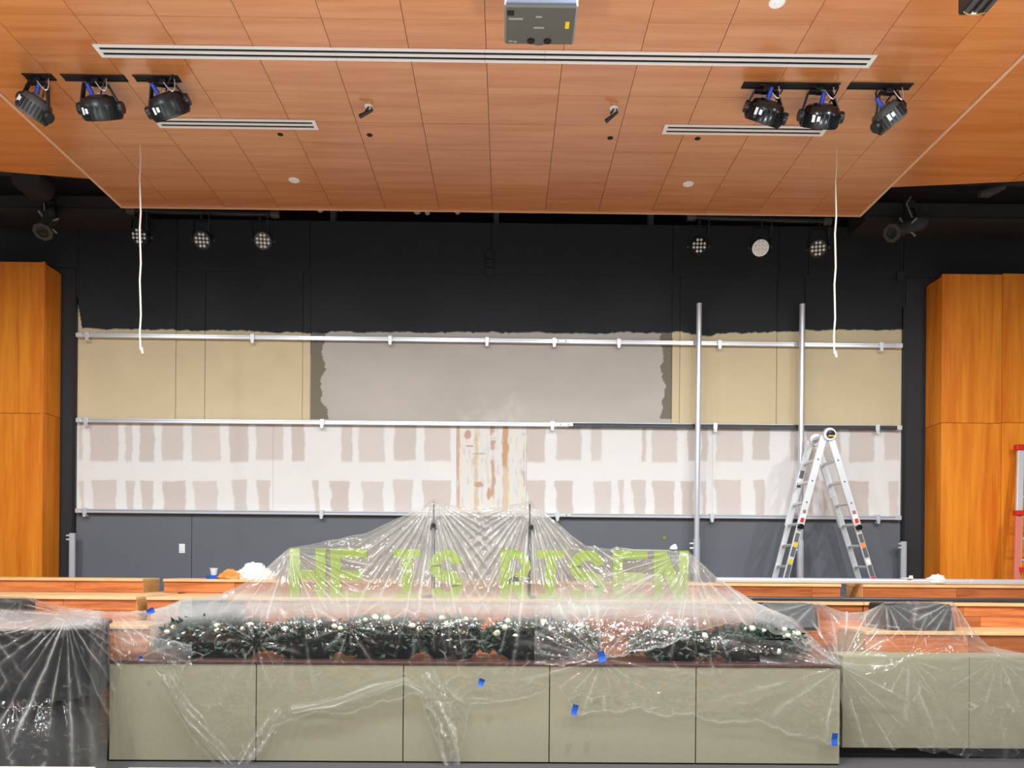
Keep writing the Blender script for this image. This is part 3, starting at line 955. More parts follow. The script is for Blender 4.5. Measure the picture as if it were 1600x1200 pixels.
# extension ladder leaning at the right edge
YL = 9.2
t = thing('extension_ladder', 'extension ladder with red cap leaning on orange panels at right edge', 'ladder', (Xat(1600, YL), YL, ZT2))
for p in (1594.5, 1652):
    a, b = P(p - 6, 930, YL), P(p, 703, YL + .30)
    a.z = ZT2
    MB().bar(a.lerp(b, 0.0), b, 0.04, 0.075, up=(1, 0, 0)).build('fly_rail', M_ladder, t, bevel=.004)
    MB().bar(a + Vector((-.045, -.06, 0)), a.lerp(b, .56) + Vector((-.045, -.06, 0)), 0.035, 0.07, up=(1, 0, 0)).build('base_rail', M_pink, t, bevel=.004)
    MB().obox(b + Vector((-.02, 0, .03)), Vector((.045, 0, 0)), Vector((0, .04, 0)), Vector((0, 0, .035))).build('red_cap', M_red, t, bevel=.006)
    m_ = a.lerp(b, .56)
    MB().obox(m_ + Vector((-.04, -.06, .0)), Vector((.05, 0, 0)), Vector((0, .05, 0)), Vector((0, 0, .03))).build('guide_bracket', M_red, t, bevel=.005)
    m_ = a.lerp(b, .18)
    MB().obox(m_ + Vector((.01, -.06, .0)), Vector((.04, 0, 0)), Vector((0, .05, 0)), Vector((0, 0, .03))).build('guide_bracket', M_red, t, bevel=.005)
for q in range(7):
    a, b = P(1592, 930, YL), P(1594, 703, YL + .3)
    a.z = ZT2
    p = a.lerp(b, (q + .7) / 7)
    MB().tube([(p.x, p.y, p.z), (p.x + .45, p.y, p.z)], .016, 10).build('rung', M_ladder, t)

# ------------------------------------------------------------------ ceiling fittings
def slot_diffuser(label, pa, pb, cuts=()):
    z = CZ - 0.002
    a, b = PZ(*pa, z), PZ(*pb, z)
    y = (a.y + b.y) / 2
    x0, x1 = a.x, b.x
    w = 0.075
    t = thing('slot_diffuser', label, 'vent', ((x0 + x1) / 2, y, z))
    xsn = [x0] + [PZ(c, pa[1], z).x for c in cuts] + [x1]
    for q in range(len(xsn) - 1):
        e0, e1 = xsn[q] + .001, xsn[q + 1] - .001
        f_ = MB()
        a0 = e0 + (.035 if q == 0 else 0)
        a1 = e1 - (.035 if q == len(xsn) - 2 else 0)
        f_.box(a0, a1, y - w, y - w + .028, z - .008, z)
        f_.box(a0, a1, y + w - .028, y + w, z - .008, z)
        f_.box(a0, a1, y - .014, y + .014, z - .008, z)
        if q == 0:
            f_.box(e0, e0 + .035, y - w, y + w, z - .008, z)
        if q == len(xsn) - 2:
            f_.box(e1 - .035, e1, y - w, y + w, z - .008, z)
        f_.build('frame', M_diff, t)
    MB().box(x0 + .01, x1 - .01, y - w + .01, y + w - .01, z - .002, z + .001).build('dark_slot', M_gap, t)
    return t
slot_diffuser('long white slot diffuser across the ceiling near the projector', (152, 79.5), (1365, 94.5), (523, 757, 852, 1100))
slot_diffuser('short white slot diffuser at the left below the three lamps', (243, 190), (496, 196), ())
slot_diffuser('short white slot diffuser at the right behind the glossy black lamps', (1036, 201.5), (1290, 204.5), ())
for label, p in (('white sprinkler cover at the top right of the ceiling', (1214, 4)), ('white sprinkler cover on the ceiling left of centre', (459.5, 281.5)), ('white sprinkler cover on the ceiling right of centre', (1075.5, 287.5))):
    c = PZ(*p, CZ)
    t = thing('sprinkler_cover', label, 'sprinkler', c)
    MB().lathe([(0.0, -.008), (.05, -.008), (.058, 0), (0.0, 0)], 24).build('disc', M_white, t, local=True)
    MB().lathe([(0.0, -.014), (.016, -.013), (.018, -.008), (0.0, -.008)], 14).build('nub', M_label, t, local=True)
for p, lb in (((438, 210), 'outer left'), ((577.5, 211), 'inner left'), ((953.5, 215.5), 'inner right'), ((1090, 216.5), 'outer right')):
    c = PZ(*p, CZ)
    tag(MB().lathe([(0.0, -.004), (.026, -.004), (.028, .0), (0.0, .0)], 16, Matrix.Translation(c)).build('ceiling_hole_plug', M_gap), 'small dark round plug in the wooden ceiling, %s of four' % lb, 'plug')
# hanging microphones: white ceiling plate, short black stem, slanted black body
for p, e, lb in (((575, 172), (562, 182), 'left'), ((958, 175), (946, 190), 'right')):
    c = PZ(p[0] + 1, p[1] - 6, CZ)
    t = thing('ceiling_microphone', 'small black slanted microphone under the wooden ceiling, %s one' % lb, 'microphone', c)
    MB().lathe([(0.0, -.006), (.035, -.006), (.038, 0), (0.0, 0)], 16).build('plate', M_label, t, local=True)
    s0 = Vector((c.x, c.y, c.z - .006)); s1 = P(p[0] - 4, p[1] + 3, c.y)
    MB().tube([s0, s1], .008, 8).build('stem', M_blackmetal, t)
    a, b = P(p[0] + 7, p[1], c.y - .02), P(e[0], e[1], c.y + .02)
    MB().tube([a, a.lerp(b, .5), b], [.011, .015, .019], 10).build('body', M_blackmetal, t)
    MB().tube([a, Vector((c.x + .02, c.y, c.z - .004))], .006, 8).build('stay', M_blackmetal, t)
# cords
for (p0, p1, lb) in (((219, 226), (219.5, 545), 'left'), ((1307, 232), (1303.5, 551), 'right')):
    a = PZ(*p0, CZ)
    b = P(*p1, a.y)
    pts = [a.lerp(b, k / 12) + Vector((math.sin(k * 2.1) * .006 if 0 < k < 12 else 0, 0, 0)) for k in range(13)]
    pts.append(b + Vector((.018, 0, -.02)))
    t = thing('hanging_cord', 'white cord hanging from the wooden ceiling at %s' % lb, 'cord', a)
    MB().tube(pts, [.003 + .0055 * min(1, k / 4) for k in range(14)], 6).build('cord', M_cord, t)
    MB().tube([b + Vector((.010, 0, .012)), b + Vector((.022, 0, -.045))], [.012, .010], 8).build('knotted_end', M_cord, t)

# projector
c = PZ(842, 70, 5.15)
pr = thing('projector', 'dark grey projector hanging from the ceiling at the top centre', 'projector', (c.x, c.y - .2, 5.15))
def q2(px, py, z=5.15):
    return PZ(px, py, z)
a0, a1 = q2(788, 70), q2(896, 70)
n0 = q2(785, 9)
yb, ya = a0.y, n0.y
MB().box(a0.x, a1.x, ya, yb, 5.15, 5.33).build('casing', M_proj, pr, bevel=.012)
MB().box(a0.x + .01, a1.x - .01, ya - .012, ya + .01, 5.165, 5.325).build('rear_panel', M_projfront, pr, bevel=.004)
xc = (a0.x + a1.x) / 2
MB().lathe([(0, -.02), (.075, -.02), (.085, .0), (0, .0)], 24, Matrix.Translation((xc, yb - .06, 5.178))).build('lens_collar', M_proj, pr)
for s in (-.055, .055):
    MB().lathe([(0, -.008), (.024, -.008), (.026, .0), (0, .0)], 20, Matrix.Translation((xc + s, yb - .045, 5.15))).build('foot_pad', M_gap, pr)
c = q2(885 + 1, 39)
MB().box(c.x - .012, c.x + .014, c.y - .03, c.y + .03, 5.146, 5.151).build('yellow_sticker', M_yellow, pr)
c = q2(798, 20)
MB().box(c.x - .022, c.x + .022, c.y - .02, c.y + .02, 5.146, 5.151).build('latch', M_gap, pr)
for p, wd in (((806, 29), .045), ((842, 26), .02), ((842, 43), .034), ((798, 64), .014), ((805, 65), .010)):
    c = q2(*p)
    MB().box(c.x - wd, c.x + wd, c.y - .007, c.y + .007, 5.147, 5.151).build('printed_mark', M_mark, pr)
MB().box(xc - .06, xc + .06, (ya + yb) / 2 - .06, (ya + yb) / 2 + .06, 5.33, 5.36).build('mount_plate', M_blackmetal, pr)
MB().tube([(xc, (ya + yb) / 2, 5.35), (xc, (ya + yb) / 2, CZ + .01)], .025, 12).build('mount_pole', M_blackmetal, pr)

# black loudspeaker at the top right
z = 5.35
a, b = PZ(1496, 25, z), PZ(1539, 25, z)
sp = thing('ceiling_speaker', 'black boxy fixture hanging at the top right of the ceiling', 'speaker', ((a.x + b.x) / 2, a.y - .1, z))
MB().box(a.x, b.x, a.y - .22, a.y, z, CZ + .01).build('housing', M_blackmetal, sp, bevel=.01)
cxm = (a.x + b.x) / 2
for k in (-1, 0, 1):
    MB().box(cxm + k * .06 - .014, cxm + k * .06 + .014, a.y - .21, a.y - .05, z - .012, z + .002).build('cooling_fin', M_grey, sp)
pts = [(cxm - .075 + .15 * i / 8, a.y - .035 + .03 * (1 - ((i - 4) / 4) ** 2) - .012, z - .004) for i in range(9)]
MB().tube(pts, .006, 6).build('tan_lip', M_cutend, sp)
MB().box(cxm - .018, cxm + .016, a.y - .045, a.y - .025, z - .006, z).build('label_patch', M_label, sp)

# recessed black slots and the wash lights hanging out of them
def black_slot(p0, p1, py, lb):
    z = CZ - .003
    a, b = PZ(p0, py, z), PZ(p1, py, z)
    o = thing('ceiling_slot', 'narrow black slot in the wooden ceiling, ' + lb, 'slot', a)
    MB().box(a.x, b.x, a.y - .035, a.y + .035, z - .001, z + .005).build('trough', M_gap, o)
    MB().box(a.x, b.x, a.y - .042, a.y - .035, z - .006, z + .005).box(a.x, b.x, a.y + .035, a.y + .042, z - .006, z + .005).build('lip', M_blackmetal, o)
    return a.y
SY = [black_slot(38, 84, 120, 'leftmost, above the grey-sided lamp'), black_slot(98, 196, 121, 'second from left, wide'), black_slot(210, 280, 122, 'third from left'), black_slot(1160, 1312, 133, 'widest, above two glossy lamps'), black_slot(1326, 1425, 134, 'at the far right')]

def wash_light(label, pc, hang_px, tilt, roll, m_body, r=0.155, glossy=False, arms=None, swing=0.0):
    """short drum lamp in a U yoke under a ceiling slot; pc = body centre pixel"""
    y = hang_px[2]
    h = PZ(hang_px[0], hang_px[1], CZ)
    y = h.y
    c = P(pc[0], pc[1], y + .06)
    t = thing('wash_light', label, 'lamp', (h.x, h.y, CZ - .006), 'wash lights under the wooden ceiling')
    # body frame: axis = light direction (away from us and down), rolled in the picture plane
    ax = Vector((math.sin(roll) * 1.0, math.cos(tilt), -math.sin(tilt) * math.cos(roll))).normalized()
    sd = Vector((math.cos(roll), 0, math.sin(roll)))
    sd = (sd - ax * sd.dot(ax)).normalized()
    up = sd.cross(ax)
    Mx = Matrix((( sd.x, up.x, ax.x, c.x), (sd.y, up.y, ax.y, c.y), (sd.z, up.z, ax.z, c.z), (0, 0, 0, 1)))
    H = 0.082
    MB().lathe([(0, -H), (r * .74, -H), (r * .86, -H * .86), (r * .97, -H * .3), (r, 0), (r, H * .8), (r * .97, H), (r * .9, H), (r * .88, H * .82), (0, H * .82)], 36, Mx).build('body', m_body, t)
    MB().lathe([(0, -H - .012), (r * .50, -H - .012), (r * .58, -H + .002), (0, -H + .002)], 30, Mx).build('rear_cap', m_body, t)
    ribs = MB()
    for k in range(26):
        th = 2 * math.pi * k / 26
        p = Mx @ Vector((r * 1.0 * math.cos(th), r * 1.0 * math.sin(th), H * .25))
        rad = (Mx.to_3x3() @ Vector((math.cos(th), math.sin(th), 0)))
        tg = rad.cross(ax)
        ribs.obox(p, ax * .045, tg * .006, rad * .006)
    ribs.build('vent_ribs', M_blackmetal if not glossy else M_blackgloss, t, kind='stuff')
    MB().lathe([(0, H * .84), (r * .86, H * .84), (r * .86, H * .9), (0, H * .93)], 30, Mx).build('lens', M_lens, t)
    # yoke
    for s in (-1, 1):
        piv = Mx @ Vector((s * (r + .012), 0, 0))
        topx = h.x + s * (r * .62) + swing
        top = Vector((topx, h.y, CZ - .05))
        arm = MB()
        arm.bar(top, piv, .05, .014, up=(s, .0, .3))
        arm.build('yoke_arm', M_blackmetal, t, bevel=.003)
        MB().lathe([(0, -.02), (.045, -.02), (.05, 0), (.045, .02), (0, .02)], 16, Matrix.Translation(piv) @ sd.to_track_quat('Z', 'Y').to_matrix().to_4x4()).build('tilt_knob', M_blackmetal, t)
    MB().bar((h.x - r * .62 + swing, h.y, CZ - .05), (h.x + r * .62 + swing, h.y, CZ - .05), .045, .014).build('yoke_bridge', M_blackmetal, t)
    MB().box(h.x + swing - .03, h.x + swing + .03, h.y - .03, h.y + .03, CZ - .06, CZ - .004).build('hanging_clamp', M_blackmetal, t, bevel=.005)
    # plug and cable, safety wire
    pl0 = Mx @ Vector((-r * .18, -.03, -H - .02)); pl1 = Mx @ Vector((-r * .24, -.05, -H - .10))
    MB().tube([pl0, pl1], [.02, .016], 10).build('blue_plug', M_plugblue, t)
    mid = (pl1 + Vector((h.x - .05, h.y - .03, CZ - .04))) / 2 + Vector((-.09, -.06, .0))
    def bez(a, b, c_, n=12):
        return [a.lerp(b, i / n).lerp(b.lerp(c_, i / n), i / n) for i in range(n + 1)]
    MB().tube(bez(pl1, mid, Vector((h.x - .05, h.y - .03, CZ - .02))), .007, 6).build('cable', M_blackgloss, t)
    q0 = Mx @ Vector((r * .25, -.02, -H - .02))
    MB().tube(bez(q0, q0 + Vector((.10, -.10, .14)), Vector((h.x + .09, h.y - .02, CZ - .02))), .006, 6).build('cable', M_blackgloss, t)
    MB().tube(bez(Vector((h.x + .1, h.y - .03, CZ - .02)), Vector((h.x + .13, h.y - .05, CZ - .22)), Vector((h.x + .02, h.y - .05, CZ - .06))), .004, 6).build('safety_wire', M_zinc, t)
    # white labels
    for (th, l) in ((-1.95, .018), (-2.2, .026)):
        rad = Mx.to_3x3() @ Vector((math.cos(th), math.sin(th), 0))
        p = Mx @ Vector((math.cos(th) * (r + .006), math.sin(th) * (r + .006), H * .1))
        MB().obox(p, ax * l, rad.cross(ax) * .012, rad * .002).build('white_label', M_label, t)
    rr = Mx @ Vector((.03, .0, -H - .024))
    MB().obox(rr, sd * .022, up * .006, ax * .002).build('white_label', M_label, t)
    return t
wash_light('grey sided drum lamp tilted down at the far left of the ceiling', (55, 168), (60, 121, 0), 1.42, -0.62, M_grey, r=.125)
wash_light('matt black drum lamp hanging upright, second from the left', (158, 169), (150, 122, 0), .95, .03, M_blackmetal)
wash_light('matt black drum lamp tilted to the left, third from the left', (263, 166), (256, 123, 0), 1.0, .30, M_blackmetal)
wash_light('glossy black drum lamp with two white labels, left of the right trio', (1196, 176), (1196, 134, 0), .98, -.26, M_blackgloss, glossy=True)
wash_light('glossy black drum lamp hanging level, middle of the right trio', (1282, 182), (1281, 135, 0), .95, -.04, M_blackgloss, glossy=True)
wash_light('dark drum lamp turned sideways at the far right of the ceiling', (1388, 182), (1388, 136, 0), 1.42, .72, M_grey, r=.125)

# PAR lamps on pipes under the ceiling edge
YP = 9.45
for (pa, pb, lb) in (((205, 329), (430, 335), 'left'), ((1080, 339), (1292, 346), 'right')):
    a, b = P(*pa, YP), P(*pb, YP)
    t = thing('lamp_bar', 'dark pipe under the ceiling edge carrying three small lamps, at %s' % lb, 'pipe', a)
    MB().tube([a, b], .034, 12).build('tube', M_blackmetal, t)
    for e in (a, b):
        MB().lathe([(0, -.05), (.045, -.05), (.05, 0), (.045, .05), (0, .05)], 14, Matrix.Translation(e) @ Matrix.Rotation(math.pi / 2, 4, 'Y')).build('end_clamp', M_grey, t)
    for k in (.12, .88):
        p = a.lerp(b, k)
        MB().tube([p, Vector((p.x, p.y, 7.31))], .02, 8).build('drop_rod', M_blackmetal, t)

def par_lamp(label, pc, hang, yaw, pitch, bright):
    c = P(pc[0], pc[1], YP - .06)
    hg = P(hang[0], hang[1], YP)
    t = thing('par_lamp', label, 'lamp', hg, 'small led lamps on the bars above the stage')
    ax = Vector((math.sin(yaw) * math.cos(pitch), -math.cos(yaw) * math.cos(pitch), -math.sin(pitch)))
    sd = Vector((0, 0, 1)).cross(ax).normalized()
    up = ax.cross(sd)
    Mx = Matrix(((sd.x, up.x, ax.x, c.x), (sd.y, up.y, ax.y, c.y), (sd.z, up.z, ax.z, c.z), (0, 0, 0, 1)))
    r = .115
    MB().lathe([(0, -.16), (r * .7, -.16), (r * .9, -.10), (r, 0), (r, .02), (r * .95, .025), (r * .9, .018), (0, .018)], 28, Mx).build('can', M_blackmetal, t)
    face = MB().lathe([(0, .019), (r * .86, .019), (r * .86, .024), (0, .024)], 28, Mx).build('face', M_lens if bright else M_blackgloss, t)
    L = MB()
    for row, n in ((-1.5, 2), (-.5, 4), (.5, 4), (1.5, 2)):
        for k in range(n):
            p = ((k - (n - 1) / 2) * .043, row * .043)
            L.lathe([(0, .0), (.017, .0), (.012, .008), (0, .010)], 10, Mx @ Matrix.Translation((p[0], p[1], .024)))
    L.build('led_cluster', M_lens, t)
    for s in (-1, 1):
        piv = Mx @ Vector((s * (r + .012), 0, -.05))
        tp = Vector((hg.x + s * .085, hg.y, hg.z - .10))
        MB().bar(tp, piv, .03, .006, up=(s, 0, 0)).build('yoke_arm', M_blackmetal, t)
        MB().lathe([(0, -.012), (.02, -.012), (.02, .012), (0, .012)], 10, Matrix.Translation(piv) @ Matrix.Rotation(math.pi / 2, 4, 'Y')).build('tilt_knob', M_grey, t)
    MB().bar((hg.x - .088, hg.y, hg.z - .10), (hg.x + .088, hg.y, hg.z - .10), .03, .008).build('yoke_bridge', M_blackmetal, t)
    MB().tube([(hg.x, hg.y, hg.z + .03), (hg.x, hg.y, hg.z - .10)], .018, 8).build('hanging_clamp', M_blackmetal, t)
    q0 = Mx @ Vector((.02, .03, -.15))
    a = Vector((hg.x + .10, hg.y - .03, hg.z + .02))
    m_ = Vector((hg.x + .14, hg.y - .10, hg.z - .28))
    MB().tube([a.lerp(m_, i / 10).lerp(m_.lerp(q0, i / 10), i / 10) for i in range(11)], .006, 6).build('power_cable', M_grey, t)
for lb, pc, hg, yw, pt, br in (
        ('small black led lamp behind the white cord at far left of its bar', (218, 369), (218, 330), .1, .25, False),
        ('small black led lamp in the middle of the left bar', (316, 375), (315, 332), .1, .45, False),
        ('small black led lamp at the right end of the left bar', (411, 376), (406, 334), .15, .5, False),
        ('small black led lamp at the left end of the right bar', (1092, 384), (1093, 341), -.05, .2, False),
        ('small black led lamp with a bright white face on the right bar', (1188, 387), (1190, 343), -.2, .55, True),
        ('small black led lamp nearest the right cord on the right bar', (1278, 388), (1280, 345), -.3, .4, False)):
    par_lamp(lb, pc, hg, yw, pt, br)

# theatre spotlights in the dark corners
def spotlight(label, pl, pt_, hang, r=.075):
    a, b = P(*pl, 9.2), P(*pt_, 9.42)
    hg = P(*hang, 9.4)
    t = thing('theatre_spotlight', label, 'lamp', hg, 'theatre spotlights in the dark corners')
    ax = (a - b).normalized()
    Mx = Matrix.Translation(b) @ ax.to_track_quat('Z', 'Y').to_matrix().to_4x4()
    Ln = (a - b).length
    MB().lathe([(0, -.16), (r * .9, -.15), (r * 1.25, -.08), (r * 1.25, .05), (r, .08), (r, Ln * .75), (r * 1.1, Ln * .8), (r * 1.1, Ln), (r * .9, Ln), (r * .85, Ln - .05), (0, Ln - .06)], 22, Mx).build('barrel', M_grey, t)
    MB().lathe([(r * .95, Ln - .01), (r * 1.5, Ln - .01), (r * 1.5, Ln + .01), (r * .95, Ln + .01), (r * .95, Ln - .01)], 8, Mx).build('gel_frame', M_grey, t)
    MB().lathe([(0, Ln - .055), (r * .84, Ln - .05), (0, Ln - .03)], 18, Mx).build('lens', M_blackgloss, t)
    for th in (.4, 2.0, 3.6, 5.2):
        p = Mx @ Vector((math.cos(th) * r, math.sin(th) * r, Ln * .4)); q = Mx @ Vector((math.cos(th) * r * 2.0, math.sin(th) * r * 2.0, Ln * .38))
        MB().tube([p, q], [.009, .013], 8).build('shutter_handle', M_stud, t)
    mid = Mx @ Vector((0, 0, Ln * .2))
    for s in (-1, 1):
        MB().bar(hg + Vector((s * .05, 0, -.02)), mid + Vector((s * (r + .03), 0, 0)), .03, .008, up=(s, 0, 0)).build('yoke_arm', M_blackmetal, t)
    MB().box(hg.x - .06, hg.x + .06, hg.y - .03, hg.y + .03, hg.z - .03, hg.z + .06).build('hanging_clamp', M_blackmetal, t, bevel=.005)
    MB().tube([hg + Vector((.01, -.03, .10)), hg + Vector((-.06, -.06, .0)), mid + Vector((-.02, -.05, r))], .008, 6).build('power_cable', M_stud, t)
spotlight('dark theatre spotlight pointing down in the upper left corner', (67, 362), (78, 338), (80, 308))
spotlight('dark theatre spotlight slanting to the left in the upper right corner', (1394, 364), (1432, 350), (1420, 322))
c = P(48, 289, 9.1)
tag(MB().lathe([(0, 0), (.17, 0), (.17, .3), (0, .3)], 24, Matrix.Translation((c.x, 9.0, c.z + .05)) @ Matrix.Rotation(-math.pi / 2, 4, 'X')).build('duct_stub', M_beam), 'dim round duct end in the dark upper left corner', 'duct')
c = P(1548, 301, 9.2)
tag(MB().tube([(c.x - .14, 9.2, c.z - .02), (c.x - .02, 9.2, c.z), (c.x + .14, 9.15, c.z + .05)], [.04, .06, .03], 10).build('dark_fixture', M_grey), 'dim cone shaped fixture in the dark upper right corner', 'lamp')
# scraps of torn insulation paper behind the ceiling edge
for q, (x, y, w) in enumerate(((500, 328, 11), (533, 326, 9), (652, 331, 12), (668, 332, 9), (715, 331, 10))):
    c = P(x, y, CY + .06)
    s = w / 137 * .5
    tag(MB().add([(c.x - s, CY + .05, c.z + .05), (c.x + s, CY + .05, c.z + .05), (c.x + s * .7, CY + .08, c.z - .012), (c.x - s * .2, CY + .09, c.z - .02), (c.x - s * .9, CY + .07, c.z - .006)],
                 [(0, 1, 2, 3, 4)]).build('paper_scrap', M_stud), 'torn pale paper scrap behind the ceiling edge, %s' % ('leftmost of five', 'second from left', 'middle of five', 'second from right', 'rightmost of five')[q], 'scrap')

# ------------------------------------------------------------------ under the plastic
# sign letters
YS0, YS1 = 7.66, 7.71
def lp(px, py):
    p = P(px, py, YS0)
    return (p.x, p.z)
def rect(mb, x0, x1, y0, y1):
    a, b = lp(x0, y1), lp(x1, y0)
    mb.box(a[0], b[0], YS0, YS1, a[1], b[1])
def stroke(mb, pts, w):
    """flat stroke of width w px along pixel points"""
    n = len(pts)
    L, R = [], []
    for i in range(n):
        a, b = pts[max(i - 1, 0)], pts[min(i + 1, n - 1)]
        dx, dy = b[0] - a[0], b[1] - a[1]
        l = math.hypot(dx, dy)
        nx, ny = -dy / l * w / 2, dx / l * w / 2
        L.append(lp(pts[i][0] + nx, pts[i][1] + ny)); R.append(lp(pts[i][0] - nx, pts[i][1] - ny))
    for i in range(n - 1):
        mb.prism([L[i], L[i + 1], R[i + 1], R[i]], YS0, YS1)
def arc(cx, cy, rx, ry, a0, a1, n=10):
    return [(cx + rx * math.cos(math.radians(a0 + (a1 - a0) * i / n)), cy + ry * math.sin(math.radians(a0 + (a1 - a0) * i / n))) for i in range(n + 1)]
TB, BB = 857.0, 940.0
def letter(ch, x0, x1, lb, dy):
    mb = MB()
    t0, b0 = TB + dy, BB + dy
    s = 16.5
    if ch == 'H':
        rect(mb, x0, x0 + s, t0, b0); rect(mb, x1 - s, x1, t0, b0); rect(mb, x0 + s, x1 - s, t0 + 34, t0 + 48)
    elif ch == 'E':
        rect(mb, x0, x0 + s, t0, b0)
        for k in (0, 34.5, 69):
            rect(mb, x0 + s, x1 - (6 if k == 34.5 else 0), t0 + k, t0 + k + 14)
    elif ch == 'I':
        rect(mb, x0, x1, t0, t0 + 13); rect(mb, x0, x1, b0 - 13, b0)
        m = (x0 + x1) / 2
        rect(mb, m - s / 2, m + s / 2, t0 + 13, b0 - 13)
    elif ch == 'S':
        m = (x0 + x1) / 2; rx = (x1 - x0 - s) / 2; ry = 17.2
        pts = arc(m, t0 + s / 2 + ry, rx, ry, -10, -180) + arc(m, t0 + s / 2 + ry, rx, ry, 180, 100, 5)
        pts += arc(m, b0 - s / 2 - ry, rx, ry, -80, 0, 5) + arc(m, b0 - s / 2 - ry, rx, ry, 0, 170)
        stroke(mb, pts, s)
    elif ch == 'R':
        rect(mb, x0, x0 + s, t0, b0)
        ry = 18
        m = x1 - s / 2 - ry
        stroke(mb, [(x0 + s, t0 + 7)] + arc(m, t0 + 7 + ry, ry, ry, -90, 90) + [(x0 + s, t0 + 7 + 2 * ry)], 14)
        stroke(mb, [(m - 4, t0 + 7 + 2 * ry), (x1 - 8, b0)], s)
    elif ch == 'N':
        rect(mb, x0, x0 + s * .9, t0, b0); rect(mb, x1 - s * .9, x1, t0, b0)
        a, b = (x0 + 3, t0), (x1 - 3, b0)
        mb.prism([lp(x0, t0), lp(x0 + s * 1.2, t0), lp(x1, b0), lp(x1 - s * 1.2, b0)], YS0 - .002, YS1 + .002)
    return tag(mb.build('sign_letter', M_green), lb, 'letter')
for ch, x0, x1, lb in (('H', 452, 509, 'lime green letter H standing at the left start of the sign'), ('E', 516, 573, 'lime green letter E right after the letter H'),
                       ('I', 615, 657, 'lime green letter I beginning the short middle word'), ('S', 671, 723, 'lime green letter S ending the short middle word'),
                       ('R', 781, 830, 'lime green letter R right of the second plastic peak pole'), ('I', 838, 882, 'lime green letter I between the letters R and S'),
                       ('S', 890, 946, 'lime green letter S in the last word before the letter E'), ('E', 957, 1012, 'lime green letter E just before the final N'),
                       ('N', 1021, 1076, 'lime green letter N at the right end of the sign')):
    letter(ch, x0, x1, lb, (x0 - 452) * .006)

# microphone stands that hold up the plastic peaks
YM = 7.80
for (px, py, lb) in ((678, 782, 'left'), (828, 785, 'right')):
    c = P(px, py, YM)
    t = thing('microphone_stand', 'thin dark microphone stand poking up the %s peak of the plastic' % lb, 'stand', (c.x, YM, ZT2))
    MB().lathe([(0, 0), (.13, 0), (.13, .02), (.03, .03), (0, .03)], 24, Matrix.Translation((c.x, YM, ZT2))).build('base', M_blackmetal, t)
    MB().tube([(c.x, YM, ZT2 + .02), (c.x, YM, c.z - .25)], .016, 10).build('lower_tube', M_blackmetal, t)
    MB().tube([(c.x, YM, c.z - .25), (c.x, YM, c.z - .015)], .010, 10).build('upper_tube', M_blackmetal, t)
    MB().tube([(c.x, YM, c.z - .30), (c.x, YM, c.z - .20)], [.045, .02], 12).build('clutch', M_blackmetal, t)
    MB().tube([(c.x, YM - .01, c.z - .22), (c.x + .012, YM - .14, c.z - .26)], [.02, .024], 10).build('microphone_clip', M_blackgloss, t)

# monitor speakers
def monitor(label, p0, p1, pt, y0, y1, h):
    a, b = P(p0, pt, y0), P(p1, pt, y0)
    z1 = a.z; z0 = z1 - h
    w = b.x - a.x
    t = thing('monitor_speaker', label, 'speaker', ((a.x + b.x) / 2, (y0 + y1) / 2, z0))
    poly = [(y0 - .10, z0), (y1, z0), (y1, z1), (y0, z1)]
    vs = [(a.x, y, z) for y, z in poly] + [(b.x, y, z) for y, z in poly]
    MB().add(vs, [(0, 1, 2, 3), (7, 6, 5, 4), (0, 4, 5, 1), (1, 5, 6, 2), (2, 6, 7, 3), (3, 7, 4, 0)]).build('cabinet_box', M_monitor, t, bevel=.012)
    n = Vector((0, -h, .10)).normalized()
    cc = Vector(((a.x + b.x) / 2, y0 - .05, (z0 + z1) / 2)) + Vector((0, -.012, 0))
    MB().obox(cc, Vector((w * .44, 0, 0)), Vector((0, .10, h)).normalized() * h * .42, n * .008).build('grille', M_blackmetal, t)
    for s in (-1, 1):
        MB().box(cc.x + s * w * .5 - .012, cc.x + s * w * .5 + .012, (y0 + y1) / 2 - .06, (y0 + y1) / 2 + .06, z0 + h * .55, z0 + h * .7).build('handle', M_blackmetal, t)
M_monitor.node_tree.nodes['Principled BSDF'].inputs['Base Color'].default_value = rgb(34, 34, 37)
monitor('dark grey speaker box under plastic at the left edge', -40, 34, 936, 7.24, 7.46, .24)
monitor('grey speaker box under plastic beside the left flower planter', 282, 374, 938.5, 7.34, 7.52, .22)
monitor('dark grey speaker box under plastic right of the tent of letters', 1197, 1274, 943.5, 7.20, 7.50, .24)
monitor('black speaker box under plastic at right in front of the planks', 1382, 1486, 943.5, 7.18, 7.50, .30)

# round draped stand at the left
cyl = PZ(20, 972, 1.19)
cxx, cyy, RR = -3.99, 6.2, .74
t = thing('round_stand', 'round black draped stand under plastic at the left edge', 'stand', (cxx, cyy, 0))
MB().lathe([(0, 1.14), (RR, 1.14), (RR + .01, 1.152), (RR, 1.164), (0, 1.164)], 64, Matrix.Translation((cxx, cyy, 0))).build('top', M_cabtop, t)
def skirt(z0, z1, amp, r0, m, nm):
    n = 160
    vs, fs = [], []
    for i, z in enumerate((z0, (z0 + z1) / 2, z1)):
        for k in range(n):
            th = 2 * math.pi * k / n
            r = r0 + amp * (1 - .6 * i / 2) * math.sin(th * 26 + math.sin(th * 5) * 2)
            vs.append((cxx + r * math.cos(th), cyy + r * math.sin(th), z))
    for i in range(2):
        for k in range(n):
            fs.append((i * n + k, i * n + (k + 1) % n, (i + 1) * n + (k + 1) % n, (i + 1) * n + k))
    MB().add(vs, fs, True).build(nm, m, t, sharp=80)
skirt(.60, 1.14, .012, RR - .02, M_drape, 'drape')
MB().lathe([(0, 0), (RR - .08, 0), (RR - .08, 1.135), (0, 1.135)], 48, Matrix.Translation((cxx, cyy, 0))).build('body', M_drape, t)
th0 = math.atan2(-1, .25)
